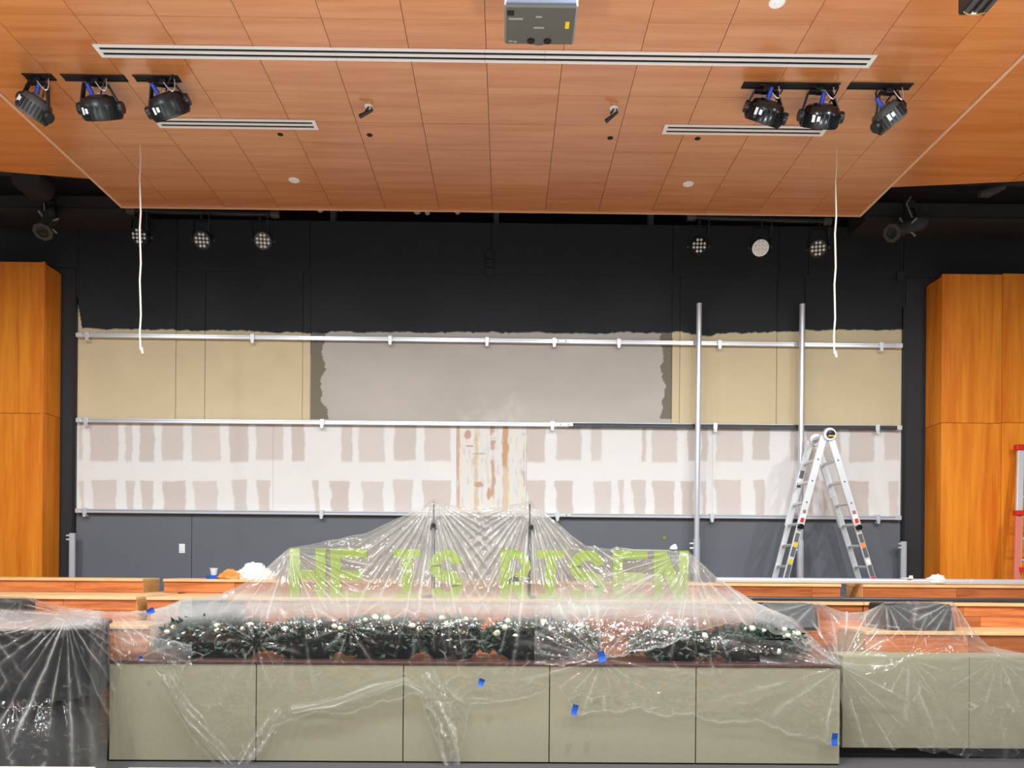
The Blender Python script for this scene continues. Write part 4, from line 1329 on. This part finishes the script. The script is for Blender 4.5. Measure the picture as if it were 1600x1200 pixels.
MB().add([(cxx + (RR + .004) * math.cos(th), cyy + (RR + .004) * math.sin(th), z) for z in (.64, 1.125) for th in (th0 - .10, th0, th0 + .12)], [(0, 1, 4, 3), (1, 2, 5, 4)]).build('navy_strip', M_navy, t)

# planters with greenery and cream blossoms
ZC = ctop
def arrangement(label, pcx, hw, y, nleaf, seed, nb, tall=.34):
    c = P(pcx, 1030, y)
    hwm = hw / (F / y)
    t = thing('flower_planter', label, 'planter', (c.x, y, ZC), 'flower planters along the cabinet top')
    r0 = hwm * .80
    prof = [(r0 * .66, 0), (r0 * .95, .06), (r0 * 1.10, .16), (r0 * 1.14, .205), (r0 * 1.06, .205), (r0 * .98, .17), (0, .17)]
    sc = Matrix.Translation((c.x, y, ZC)) @ Matrix.Diagonal((1, min(1, .13 / r0), 1, 1))
    MB().lathe([(0, 0)] + prof, 28, sc).build('planter_bowl', M_planter, t)
    rr = random.Random(seed)
    fo = MB()
    for k in range(int(nleaf * 1.7)):
        th = rr.uniform(0, 2 * math.pi)
        q = math.sqrt(rr.random())
        px_, py_ = math.cos(th) * hwm * q, math.sin(th) * .11 * q
        zz = .17 + (tall - .25) * (1 - .5 * q * q) * rr.uniform(.15, 1.0)
        if q > .75:
            zz -= rr.uniform(0, .14)
        b = Vector((c.x + px_, y + py_, ZC + max(.02, zz)))
        d = Vector((px_ / hwm + rr.uniform(-.7, .7), py_ / .11 * .5 + rr.uniform(-.5, .4), rr.uniform(-.5, .9))).normalized()
        sd = d.orthogonal().normalized()
        sd.rotate(Matrix.Rotation(rr.uniform(0, 6.28), 3, d))
        nrm = d.cross(sd)
        l, w = rr.uniform(.05, .105), rr.uniform(.016, .032)
        fo.add([b, b + d * l * .45 + sd * w, b + d * l + nrm * -.012, b + d * l * .45 - sd * w, b + d * l * .5 + nrm * .010], [(0, 1, 4), (1, 2, 4), (2, 3, 4), (3, 0, 4)])
    fo.build('foliage', M_leaf, t, kind='stuff')
    for k in range(nb):
        a_ = rr.uniform(-.85, .85)
        b = Vector((c.x + hwm * a_, y - rr.uniform(.02, .10), ZC + tall * rr.uniform(.5, .86) * (1 - .25 * a_ * a_)))
        s = rr.uniform(.020, .034)
        n, kk = 12, 7
        vs, fs = [], []
        for i in range(kk + 1):
            ph = math.pi * i / kk
            for j in range(n):
                tt = 2 * math.pi * j / n
                u = s * (1 + .22 * math.sin(tt * 4 + i * 2.2) * math.sin(ph))
                vs.append(b + Vector((u * math.sin(ph) * math.cos(tt), u * math.sin(ph) * math.sin(tt), u * .85 * math.cos(ph))))
        for i in range(kk):
            for j in range(n):
                fs.append((i * n + j, i * n + (j + 1) % n, (i + 1) * n + (j + 1) % n, (i + 1) * n + j))
        MB().add(vs, fs, True).build('blossom', M_petal, t, sharp=80)
for a in (('dark bowl of greenery at the left end of the cabinet top', 340, 92, 6.66, 620, 1, 7, .40),
          ('thick clump of broad leaves between the left two bowls', 482, 62, 6.64, 520, 2, 4, .39),
          ('dark bowl of greenery under the letters E and I', 597, 78, 6.66, 560, 3, 9, .42),
          ('leafy planter under the left peak of the plastic', 706, 54, 6.66, 420, 4, 8, .42),
          ('dark bowl of greenery with pale blooms under the letters R and I', 842, 88, 6.66, 640, 5, 14, .42),
          ('shaded planter left of the right plastic edge', 1050, 62, 6.66, 420, 6, 4, .33),
          ('shaded planter of small pale buds at the right end of the cabinet top', 1178, 78, 6.66, 520, 8, 12, .35)):
    arrangement(*a)

# ------------------------------------------------------------------ plastic sheeting
def pchip_rows(rows, nv):
    """rows: (R, N, 3) -> smooth resample down the rows by chord length"""
    R, N, _ = rows.shape
    seg = np.linalg.norm(np.diff(rows, axis=0), axis=2).mean(1)
    s = np.concatenate([[0], np.cumsum(seg)])
    sq = np.linspace(0, s[-1], nv)
    # catmull-rom / finite-difference tangents, limited
    h = np.diff(s)
    dl = np.diff(rows, axis=0) / h[:, None, None]
    m = np.zeros_like(rows)
    m[0], m[-1] = dl[0], dl[-1]
    for i in range(1, R - 1):
        a, b = dl[i - 1], dl[i]
        w1, w2 = 2 * h[i] + h[i - 1], h[i] + 2 * h[i - 1]
        ok = (a * b) > 0
        with np.errstate(divide='ignore', invalid='ignore'):
            hm = (w1 + w2) / (w1 / np.where(a == 0, 1, a) + w2 / np.where(b == 0, 1, b))
        m[i] = np.where(ok, hm, 0)
    out = np.zeros((nv, N, 3))
    for j, q in enumerate(sq):
        i = min(np.searchsorted(s, q, 'right') - 1, R - 2)
        i = max(i, 0)
        t = (q - s[i]) / h[i]
        out[j] = (2 * t**3 - 3 * t**2 + 1) * rows[i] + (t**3 - 2 * t**2 + t) * h[i] * m[i] + (-2 * t**3 + 3 * t**2) * rows[i + 1] + (t**3 - t**2) * h[i] * m[i + 1]
    return out

def sheet(name, label, px0, px1, rows, nu, nv, pins, m, seed, crumple=1.0, haze_streaks=None, hem_jag=6):
    """rows: list of (knots_x, knots_py, knots_depth), back to front; pins: (px, py, reach, folds, amp, pull)"""
    us = np.linspace(px0, px1, nu)
    R = len(rows)
    g = np.zeros((R, nu, 3))
    for i, row in enumerate(rows):
        kx, ky, kd = row[0], row[1], row[2]
        py = np.interp(us, kx, ky)
        d = np.interp(us, kx, kd) if hasattr(kd, '__len__') else np.full(nu, kd)
        px = us + (np.interp(us, kx, row[3]) if len(row) > 3 else 0)
        g[i] = np.stack([px, py, d], -1)
    if hem_jag:
        g[-1, :, 1] += (fbm(us / 22, us * 0 + .5, seed + 3) - .5) * hem_jag * 3
    # light smoothing along x keeps the peaks
    gr = pchip_rows(g, nv)
    gr_t = np.linspace(0, 1, nv)[:, None] + np.zeros((1, nu))
    PX, PY, DD = gr[..., 0], gr[..., 1], gr[..., 2]
    dx = (PX - 800) / F; dz = (HOR - PY) / F
    V = np.array(_f) + np.array(_r) * dx[..., None] + np.array(_u) * dz[..., None]
    W_ = V * (DD / V[..., 1])[..., None]
    W_[..., 2] += EYE
    # folds
    disp = np.zeros(PX.shape)
    crest_streak = np.zeros(PX.shape)
    rall = np.stack([np.hypot(PX - p[0], PY - p[1]) / p[2] for p in pins])
    rmin = rall.min(0)
    for q, (cx, cy, reach, nf, amp, pull) in enumerate(pins):
        ax_, ay_ = PX - cx, PY - cy
        r = np.hypot(ax_, ay_)
        th = np.arctan2(ay_, ax_)
        own = sst(.22, .0, rall[q] - rmin)
        wob = th * nf / (2 * math.pi) + 1.1 * (fbm(th * nf / 14 + 7, r / 400, seed + q + 31) - .5) + .30 * (fbm(r / 60, th * 1.5 + 3, seed + q) - .5)
        n_ = vnoise(wob * 2.0 + 50, wob * 0 + q + .5, seed + 11)
        ridge = 1 - np.abs(((wob + .35 * n_) % 1.0) * 2 - 1)
        a2 = .25 + 1.0 * vnoise(wob * .9 + 20, wob * 0 + q + 2.5, seed + 12)
        fall = (np.minimum(r, reach) / reach) ** .6 * np.exp(-(r / reach) ** 2 * 1.3) * own
        disp += amp * a2 * (ridge ** 2.6 - .28) * fall
        brk = sst(.30, .62, fbm(r / 38, wob * 1.7 + 9, seed + q + 60))
        crest_streak += (sst(.80, .98, ridge) * .95 + sst(.45, .9, ridge) * .22) * (.2 + .8 * sst(.35, .8, a2)) * np.exp(-(r / reach) ** 2 * 1.0) * own * brk * min(1.0, amp / .045) * sst(2, 14, r)
    # crumple
    sel = .25 + .75 * sst(.44, .64, fbm(PX / 60, PY / 45, seed + 40))
    f1 = facet(PX / 36 + .5 * fbm(PX / 30, PY / 30, seed + 1), PY / 27, seed + 2)
    f2 = facet(PX / 14 + .4 * fbm(PX / 12, PY / 12, seed + 4), PY / 11, seed + 6)
    f3 = facet(PX / 6.5 + PY / 30, PY / 6, seed + 8)
    disp += crumple * sel * (.010 * np.minimum(f1, .5) + .0052 * np.minimum(f2, .5) + .0018 * np.minimum(f3, .5))
    disp += crumple * .016 * (fbm(PX / 50, PY / 50, seed + 9) - .5)
    gate = sst(.52, .64, fbm(PX / 42 + 7, PY / 26, seed + 41))
    crest_streak += .55 * crumple * gate * sst(.07, .0, f1) * sst(.4, .6, fbm(PX / 16, PY / 16, seed + 43))
    crest_streak += .45 * crumple * sst(.54, .66, fbm(PX / 34 + 3, PY / 26, seed + 42)) * sst(.07, .0, f2) * sst(.4, .6, fbm(PX / 9, PY / 9, seed + 44))
    # displacement toward the viewer along the surface normal
    du = np.gradient(W_, axis=1); dv = np.gradient(W_, axis=0)
    nr = np.cross(du, dv)
    nr /= np.maximum(np.linalg.norm(nr, axis=2, keepdims=True), 1e-9)
    cam_side = np.sum(nr * (np.array([0, 0, EYE]) - W_), 2)
    nr = np.where(cam_side[..., None] < 0, -nr, nr)
    W_ = W_ + nr * disp[..., None]
    idx = np.arange(nu * nv).reshape(nv, nu)
    q = np.stack([idx[:-1, :-1], idx[1:, :-1], idx[1:, 1:], idx[:-1, 1:]], -1).reshape(-1, 4)
    me = bpy.data.meshes.new(name)
    me.vertices.add(nu * nv); me.vertices.foreach_set('co', W_.reshape(-1).astype(np.float32))
    me.loops.add(q.size); me.loops.foreach_set('vertex_index', q.astype(np.int32).ravel())
    me.polygons.add(len(q)); me.polygons.foreach_set('loop_start', np.arange(0, q.size, 4, dtype=np.int32))
    me.polygons.foreach_set('use_smooth', np.ones(len(q), dtype=bool))
    me.update(calc_edges=True)
    la = me.attributes.new('haze_streaks', 'FLOAT', 'POINT')
    whiteness = (haze_streaks(PX, PY, gr_t, DD) if haze_streaks else np.full(PX.shape, .06))
    whiteness = whiteness * (.75 + .5 * fbm(PX / 25, PY / 25, seed + 77)) + .48 * np.clip(crest_streak, 0, 1.2)  # white highlight streaks painted along the creases, on top of the film's haze
    la.data.foreach_set('value', whiteness.ravel().astype(np.float32))
    me.materials.append(m)
    o = bpy.data.objects.new(name, me)
    COL.objects.link(o)
    tag(o, label, 'plastic sheet')
    return o

# --- centre tent over the letters, planters and cabinets
kx = [236, 290, 345, 400, 452, 500, 573, 630, 660, 678, 700, 725, 753, 790, 815, 828, 845, 875, 915, 950, 1015, 1076, 1125, 1180, 1240, 1313]
ridge = [956, 938, 931, 902, 856, 850, 833, 806, 790, 780, 788, 794, 797, 791, 786, 783, 797, 824, 853, 858, 858.5, 862, 908, 941, 968, 1038]
rdep = [7.30, 7.30, 7.35, 7.5, 7.68, 7.7, 7.72, 7.76, 7.79, 7.80, 7.79, 7.78, 7.78, 7.78, 7.79, 7.80, 7.79, 7.75, 7.7, 7.68, 7.68, 7.68, 7.4, 7.08, 6.85, 6.41]
back = [960, 960, 958, 955, 952, 945, 940, 936, 934, 934, 934, 934, 934, 934, 934, 934, 934, 934, 936, 938, 940, 945, 952, 958, 978, 1040]
bdep = [7.5, 7.6, 7.8, 8.0, 8.2, 8.25, 8.3, 8.3, 8.3, 8.3, 8.3, 8.3, 8.3, 8.3, 8.3, 8.3, 8.3, 8.3, 8.3, 8.2, 8.2, 8.1, 7.8, 7.5, 7.0, 6.44]
def mix(a, b, t):
    return [x + (y - x) * t for x, y in zip(a, b)]
front = [1033, 1034, 1034, 1035, 1035, 1035, 1035, 1036, 1036, 1036, 1036, 1036, 1036, 1036, 1036, 1036, 1036, 1037, 1037, 1037, 1038, 1039, 1040, 1041, 1042, 1043]
r2 = [962, 946, 940, 918, 892, 888, 880, 872, 866, 862, 864, 866, 868, 868, 866, 866, 868, 876, 888, 892, 894, 898, 925, 950, 975, 1040]
d2 = [7.2, 7.2, 7.28, 7.40, 7.58, 7.59, 7.60, 7.62, 7.63, 7.64, 7.64, 7.64, 7.64, 7.64, 7.64, 7.64, 7.63, 7.60, 7.58, 7.57, 7.57, 7.56, 7.30, 7.02, 6.80, 6.405]
r3 = [972, 953, 948, 942, 940, 939, 939, 939, 939, 939, 939, 939, 939, 939, 939, 939, 939, 939, 940, 941, 943, 946, 952, 962, 983, 1040.5]
d3 = [7.0, 7.05, 7.1, 7.2, 7.34, 7.34, 7.34, 7.34, 7.34, 7.34, 7.34, 7.34, 7.34, 7.34, 7.34, 7.34, 7.34, 7.32, 7.30, 7.30, 7.30, 7.28, 7.15, 6.95, 6.75, 6.40]
r4 = [986, 960, 953, 949, 948, 947, 946, 946, 946, 946, 946, 946, 946, 946, 946, 946, 946, 947, 948, 950, 955, 962, 968, 978, 994, 1041]
d4 = [6.75, 6.72, 6.68, 6.70, 6.70, 6.70, 6.70, 6.70, 6.70, 6.70, 6.70, 6.70, 6.70, 6.70, 6.70, 6.70, 6.70, 6.70, 6.70, 6.70, 6.70, 6.70, 6.70, 6.70, 6.65, 6.395]
r5 = [1012, 990, 986, 983, 982, 982, 982, 982, 982, 982, 982, 982, 982, 982, 982, 982, 982, 982, 984, 986, 992, 998, 1002, 1010, 1016, 1042]
hemx = [236, 250, 262, 290, 325, 345, 370, 400, 428, 470, 520, 573, 620, 655, 672, 690, 700, 715, 724, 735, 760, 800, 845, 868, 890, 905, 950, 1000, 1040, 1080, 1125, 1180, 1240, 1290, 1313]
hemy = [1040, 1060, 1096, 1140, 1180, 1206, 1208, 1188, 1132, 1120, 1114, 1108, 1094, 1084, 1130, 1180, 1206, 1206, 1150, 1104, 1100, 1096, 1082, 1066, 1096, 1116, 1113, 1110, 1122, 1116, 1134, 1128, 1150, 1160, 1162]
mid6 = list(np.interp(kx, hemx, hemy))
rows = [(kx, back, bdep), (kx, ridge, rdep), (kx, r2, d2), (kx, r3, d3), (kx, r4, d4), (kx, r5, 6.42), (kx, front, 6.372),
        (hemx, [1036 + (h - 1036) * .5 for h in hemy], 6.362), (hemx, hemy, 6.352)]
pins = [(452, 856, 150, 38, .050, 0), (678, 780, 190, 52, .070, 0), (828, 783, 200, 54, .070, 0), (1078, 862, 150, 38, .050, 0), (1313, 1042, 170, 16, .030, 0),
        (545, 980, 70, 14, .02, 0), (400, 1004, 60, 12, .022, 0), (940, 1030, 110, 18, .025, 0), (700, 1090, 70, 14, .02, 0)]
sheet('plastic_sheet', 'large clear plastic sheet tented over the green letters and planters', 236, 1313, rows, 900, 300, pins, M_film, 5, 1.3,
      haze_streaks=lambda px, py, t, d: .018 + .11 * sst(980, 950, py) + .26 * sst(914, 940, py) * sst(984, 952, py) + .42 * sst(7.79, 7.88, d) * sst(1100, 1040, px) + .16 * (t > .988))

# --- second loose layer over the right half of the tent, its free edge crossing the planters
kx2 = [835, 870, 905, 950, 1000, 1050, 1110, 1150, 1200, 1240, 1313]
rows2 = [(kx2, [950, 925, 905, 895, 896, 900, 915, 930, 950, 970, 1036], [7.3, 7.4, 7.45, 7.48, 7.48, 7.48, 7.35, 7.2, 6.98, 6.82, 6.40]),
         (kx2, [965, 948, 938, 934, 935, 938, 942, 948, 962, 980, 1038], [6.95, 7.05, 7.1, 7.12, 7.12, 7.1, 7.05, 7.0, 6.85, 6.72, 6.39]),
         (kx2, [995, 975, 960, 954, 950, 950, 952, 958, 972, 990, 1039], [6.46, 6.5, 6.56, 6.6, 6.62, 6.64, 6.68, 6.68, 6.66, 6.6, 6.385]),
         (kx2, [1034, 1040, 1038, 1026, 1020, 1004, 978, 972, 985, 1005, 1041], [6.39, 6.37, 6.37, 6.38, 6.39, 6.42, 6.5, 6.52, 6.48, 6.44, 6.38])]
pins2 = [(1080, 880, 130, 26, .04, 0), (940, 1030, 120, 20, .022, 0), (1313, 1042, 160, 14, .02, 0)]
sheet('plastic_sheet', 'loose upper fold of clear plastic with a free edge crossing the right planters', 835, 1313, rows2, 460, 150, pins2, M_film2, 23, 1.3, haze_streaks=lambda px, py, t, d: .06 + .08 * sst(985, 945, py) + .2 * (t > .975))

# --- left sheet over the speaker box, the round stand and down to the floor
kl = [-70, 0, 36, 70, 110, 140, 158, 166, 174, 190, 215, 236, 256, 282, 300]
L_back = (kl, [945, 945, 946, 950, 955, 958, 960, 960, 960, 960, 958, 956, 954, 948, 946], [7.7, 7.7, 7.7, 7.6, 7.55, 7.5, 7.5, 7.5, 7.5, 7.5, 7.5, 7.5, 7.5, 7.6, 7.6])
L_r1 = (kl, [932, 932, 932.5, 941, 950, 953, 955, 956, 956, 956, 955, 953, 948, 938, 936], [7.25, 7.25, 7.2, 7.1, 7.0, 7.0, 7.0, 7.0, 7.0, 7.05, 7.1, 7.15, 7.2, 7.3, 7.32])
L_r2 = (kl, [955, 955, 955, 956, 958, 961, 964, 967, 972, 974, 972, 969, 966, 962, 960], [6.96, 6.96, 6.96, 6.9, 6.75, 6.5, 6.35, 6.35, 6.5, 6.7, 6.8, 6.85, 6.9, 6.95, 6.95])
L_r3 = (kl, [983, 984, 983, 981, 978, 976, 975, 977, 984, 990, 990, 988, 985, 980, 978], [5.46, 5.42, 5.44, 5.5, 5.66, 5.85, 6.1, 6.25, 6.4, 6.55, 6.62, 6.66, 6.7, 6.72, 6.72])
L_r4 = (kl, [1000, 1000, 999, 997, 994, 992, 995, 1003, 1012, 1016, 1016, 1014, 1012, 1008, 1006], [5.40, 5.38, 5.40, 5.46, 5.62, 5.82, 6.1, 6.28, 6.38, 6.44, 6.48, 6.5, 6.5, 6.5, 6.5])
L_r5 = (kl, [1090, 1090, 1090, 1090, 1088, 1088, 1086, 1080, 1045, 1034, 1033, 1033, 1033, 1033, 1033], [5.36, 5.35, 5.37, 5.44, 5.60, 5.82, 6.08, 6.25, 6.36, 6.385, 6.39, 6.39, 6.39, 6.39, 6.39])
L_r6 = (kl, [1140, 1140, 1142, 1144, 1142, 1140, 1136, 1128, 1080, 1040, 1036, 1036, 1036, 1036, 1036], [5.20, 5.20, 5.24, 5.34, 5.52, 5.78, 6.06, 6.2, 6.34, 6.376, 6.38, 6.38, 6.38, 6.38, 6.38])
L_r7 = (kl, [1206, 1206, 1206, 1206, 1206, 1206, 1204, 1196, 1100, 1046, 1040, 1039, 1039, 1040, 1042], [5.14, 5.14, 5.18, 5.28, 5.46, 5.72, 6.0, 6.16, 6.32, 6.37, 6.375, 6.375, 6.375, 6.375, 6.375])
pl = [(38, 932, 110, 26, .016, 0), (104, 962, 240, 34, .044, 0), (168, 950, 170, 30, .026, 0), (-50, 940, 240, 30, .020, 0), (236, 955, 80, 16, .014, 0), (215, 1030, 70, 12, .014, 0)]
sheet('plastic_sheet', 'clear plastic sheet over the round black stand at left', -70, 300, [L_back, L_r1, L_r2, L_r3, L_r4, L_r5, L_r6, L_r7], 420, 300, pl, M_film3, 61, .8, hem_jag=2,
      haze_streaks=lambda px, py, t, d: .010 + .18 * sst(165, 190, px) * sst(1040, 1000, py) + .05 * sst(1110, 1150, py) + .30 * sst(172, 150, px) * sst(950, 958, py) * sst(986, 980, py))

# --- right sheet over the boxes and the recessed cabinets
kr = [1186, 1198, 1236, 1276, 1300, 1325, 1352, 1384, 1430, 1488, 1505, 1522, 1545, 1600, 1680]
R_back = (kr, [952, 952, 952, 953, 962, 968, 966, 956, 956, 958, 985, 1004, 1018, 1024, 1026], [7.5, 7.55, 7.55, 7.5, 7.3, 7.2, 7.2, 7.52, 7.55, 7.5, 7.2, 7.0, 6.98, 6.98, 6.98])
R_r1 = (kr, [946, 941, 941, 941.5, 952, 958, 956, 941, 941, 940.5, 962, 988, 1010, 1021, 1024], [7.2, 7.3, 7.3, 7.28, 7.15, 7.1, 7.1, 7.3, 7.3, 7.26, 7.05, 6.9, 6.85, 6.8, 6.8])
R_r2 = (kr, [968, 960, 958, 962, 985, 992, 985, 968, 962, 966, 985, 1003, 1016, 1022, 1024], [6.98, 7.02, 7.02, 7.0, 6.92, 6.88, 6.88, 6.98, 6.98, 6.95, 6.88, 6.8, 6.76, 6.74, 6.74])
R_r3 = (kr, [1015, 1012, 1008, 1006, 1022, 1030, 1028, 1012, 998, 1000, 1012, 1016, 1020, 1023, 1025], [6.6, 6.65, 6.66, 6.68, 6.66, 6.7, 6.7, 6.72, 6.72, 6.70, 6.68, 6.66, 6.64, 6.64, 6.64])
R_r4 = (kr, [1040, 1040, 1040, 1040, 1040, 1046, 1058, 1050, 1028, 1022, 1022, 1023, 1024, 1026, 1028], [6.42, 6.44, 6.45, 6.45, 6.43, 6.46, 6.52, 6.56, 6.585, 6.59, 6.59, 6.59, 6.59, 6.59, 6.59])
R_r5 = (kr, [1041, 1041, 1041, 1042, 1043, 1085, 1090, 1092, 1090, 1090, 1092, 1092, 1092, 1092, 1092], [6.42, 6.43, 6.43, 6.43, 6.40, 6.50, 6.55, 6.565, 6.57, 6.57, 6.57, 6.57, 6.57, 6.57, 6.57])
R_r6 = (kr, [1042, 1042, 1042, 1043, 1045, 1160, 1168, 1172, 1170, 1178, 1182, 1184, 1186, 1188, 1190], [6.42, 6.42, 6.42, 6.42, 6.39, 6.54, 6.56, 6.56, 6.56, 6.54, 6.54, 6.54, 6.54, 6.54, 6.54])
pr_ = [(1313, 1042, 170, 20, .045, 0), (1276, 941, 90, 18, .03, 0), (1384, 941, 90, 18, .03, 0), (1488, 940, 110, 20, .04, 0), (1420, 1028, 130, 20, .022, 0), (1560, 1028, 120, 18, .022, 0)]
sheet('plastic_sheet', 'clear plastic sheet over the boxes and recessed cabinets at right', 1186, 1680, [R_back, R_r1, R_r2, R_r3, R_r4, R_r5, R_r6], 520, 280, pr_, M_film2, 91, 1.3, haze_streaks=lambda px, py, t, d: .035 + .0 * py + .15 * sst(1280, 1310, px) * sst(1400, 1350, px) * sst(1060, 1020, py))

# --- twisted strips hanging in front of the cabinets
def strip(label, pts, widths, seed, y0=6.33):
    n, k = 70, 26
    P_ = np.array(pts, float); Wd = np.array(widths, float)
    t = np.linspace(0, len(pts) - 1, n)
    px = np.interp(t, range(len(pts)), P_[:, 0]); py = np.interp(t, range(len(pts)), P_[:, 1]); w = np.interp(t, range(len(pts)), Wd)
    tx = np.gradient(px); ty = np.gradient(py); l = np.hypot(tx, ty)
    nx, ny = -ty / l, tx / l
    w = w * (.7 + .7 * fbm(t * 2.2, t * 0 + .5, seed + 9))
    s = np.linspace(-1, 1, k)
    PX = px[:, None] + nx[:, None] * w[:, None] * s + 2 * (fbm(np.arange(n)[:, None] / 6 + s * 0, s[None] * 2 + np.zeros((n, 1)), seed) - .5)
    PY = py[:, None] + ny[:, None] * w[:, None] * s
    wv = .016 * np.sin(s[None] * 7 + np.arange(n)[:, None] * .22) + .030 * facet(PX / 8, PY / 13, seed)
    Y = y0 - wv
    vs = [tuple(P(PX[i, j], PY[i, j], Y[i, j])) for i in range(n) for j in range(k)]
    fs = [(i * k + j, (i + 1) * k + j, (i + 1) * k + j + 1, i * k + j + 1) for i in range(n - 1) for j in range(k - 1)]
    o = MB().add(vs, fs, True).build('plastic_strip', M_film2, sharp=180)
    la = o.data.attributes.new('haze_streaks', 'FLOAT', 'POINT')
    la.data.foreach_set('value', ((.03 + .30 * sst(.5, .72, fbm(s[None] * 4 + t[:, None] * .2, t[:, None] * 1.1 + s[None] * 0, seed + 3)) + .10 * facet(PX / 9, PY / 15, seed + 3)) * (.35 + .65 * sst(1.0, .6, np.abs(s[None]) + t[:, None] * 0))).ravel().astype(np.float32))  # pale streaks painted along the strip's length
    return tag(o, label, 'plastic sheet')
strip('twisted strip of clear plastic hanging down the middle cabinet', [(668, 1050), (680, 1080), (690, 1110), (700, 1150), (708, 1200)], [10, 14, 18, 16, 14], 3)
strip('gathered strip of clear plastic slanting down the second cabinet to a knot', [(440, 1110), (418, 1140), (395, 1170), (372, 1200)], [14, 12, 12, 9], 4)
strip('rolled hem of clear plastic sagging across the second cabinet', [(455, 1108), (520, 1098), (590, 1076), (632, 1064), (655, 1078), (668, 1090)], [7, 8, 8, 6, 6, 5], 5)
strip('narrow fold of clear plastic hanging from the left bowl to the floor knot', [(262, 1050), (290, 1105), (325, 1150), (366, 1200)], [10, 11, 11, 9], 6)

# blue tapes
def tape(label, px, py, y, w, h, ang, m=M_blue):
    c = P(px, py, y)
    s = y / F
    ca, sa = math.cos(ang), math.sin(ang)
    n = 6
    vs, fs = [], []
    for i in range(n + 1):
        v = (i / n - .5) * h * s
        cur = .006 * (1 - math.cos((i / n - .5) * 4)) + random.uniform(0, .002)
        for u in (-.5, .5):
            uu = u * w * s
            vs.append((c.x + uu * ca - v * sa, y - .004 - cur, c.z + uu * sa + v * ca))
    nn = len(vs)
    vs += [(p[0], p[1] + .0015, p[2]) for p in vs]
    for i in range(n):
        a = 2 * i
        fs.append((a, a + 1, a + 3, a + 2)); fs.append((nn + a, nn + a + 2, nn + a + 3, nn + a + 1))
    fs += [(0, nn, nn + 1, 1), (2 * n, 2 * n + 1, nn + 2 * n + 1, nn + 2 * n)]
    tag(MB().add(vs, fs).build('tape_strip', m), label, 'tape')
tape('piece of blue tape holding the plastic behind the left planter', 236, 955, 6.98, 12, 9, .5)
tape('tiny blue tape piece at the left end of the cabinet top', 221, 1028, 6.33, 5, 5, .2)
tape('small blue tape piece on the middle cabinet below its top', 752, 1066, 6.30, 9, 12, -.3)
tape('blue tape piece hanging at the right planter above the cabinet edge', 940, 1026, 6.28, 12, 17, .25)
tape('blue tape strip slanted on the cabinet beside the hem', 898, 1109, 6.30, 9, 17, -.25)
tape('blue tape strip low at the right end of the tall cabinets', 1303.5, 1155, 6.30, 9, 20, -.06)
c = P(1053, 857, 7.66)
rag('paper_wad', 'tiny white wad on top of the last green letter', 'paper', (c.x, 7.66, c.z - .008), .04, .03, .04, M_rag, 44)

# cream chair backs at the bottom left, mostly below the frame
for (p0, p1, lb) in ((-30, 158, 'cream padded chair back at the bottom left corner'), (198, 384, 'cream padded chair back at the bottom edge, second from left')):
    yy = 4.6
    a, b = P(p0, 1195.5 if p0 < 0 else 1197.5, yy), P(p1, 1195.5 if p0 < 0 else 1197.5, yy)
    w = b.x - a.x
    t = thing('audience_chair', lb, 'chair', ((a.x + b.x) / 2, yy - .25, 0))
    zt = a.z
    MB().box(a.x, b.x, yy - .06, yy, zt - .34, zt).build('backrest', M_chair, t, bevel=.025)
    MB().box(a.x + .02, b.x - .02, yy - .55, yy - .05, zt - .44, zt - .34).build('seat', M_chair, t, bevel=.02) if zt > .5 else None
    for sx in (a.x + .03, b.x - .03):
        for sy in (yy - .5, yy - .03):
            MB().tube([(sx, sy, 0), (sx, sy, max(.05, zt - .36))], .013, 8).build('leg', M_blackmetal, t)
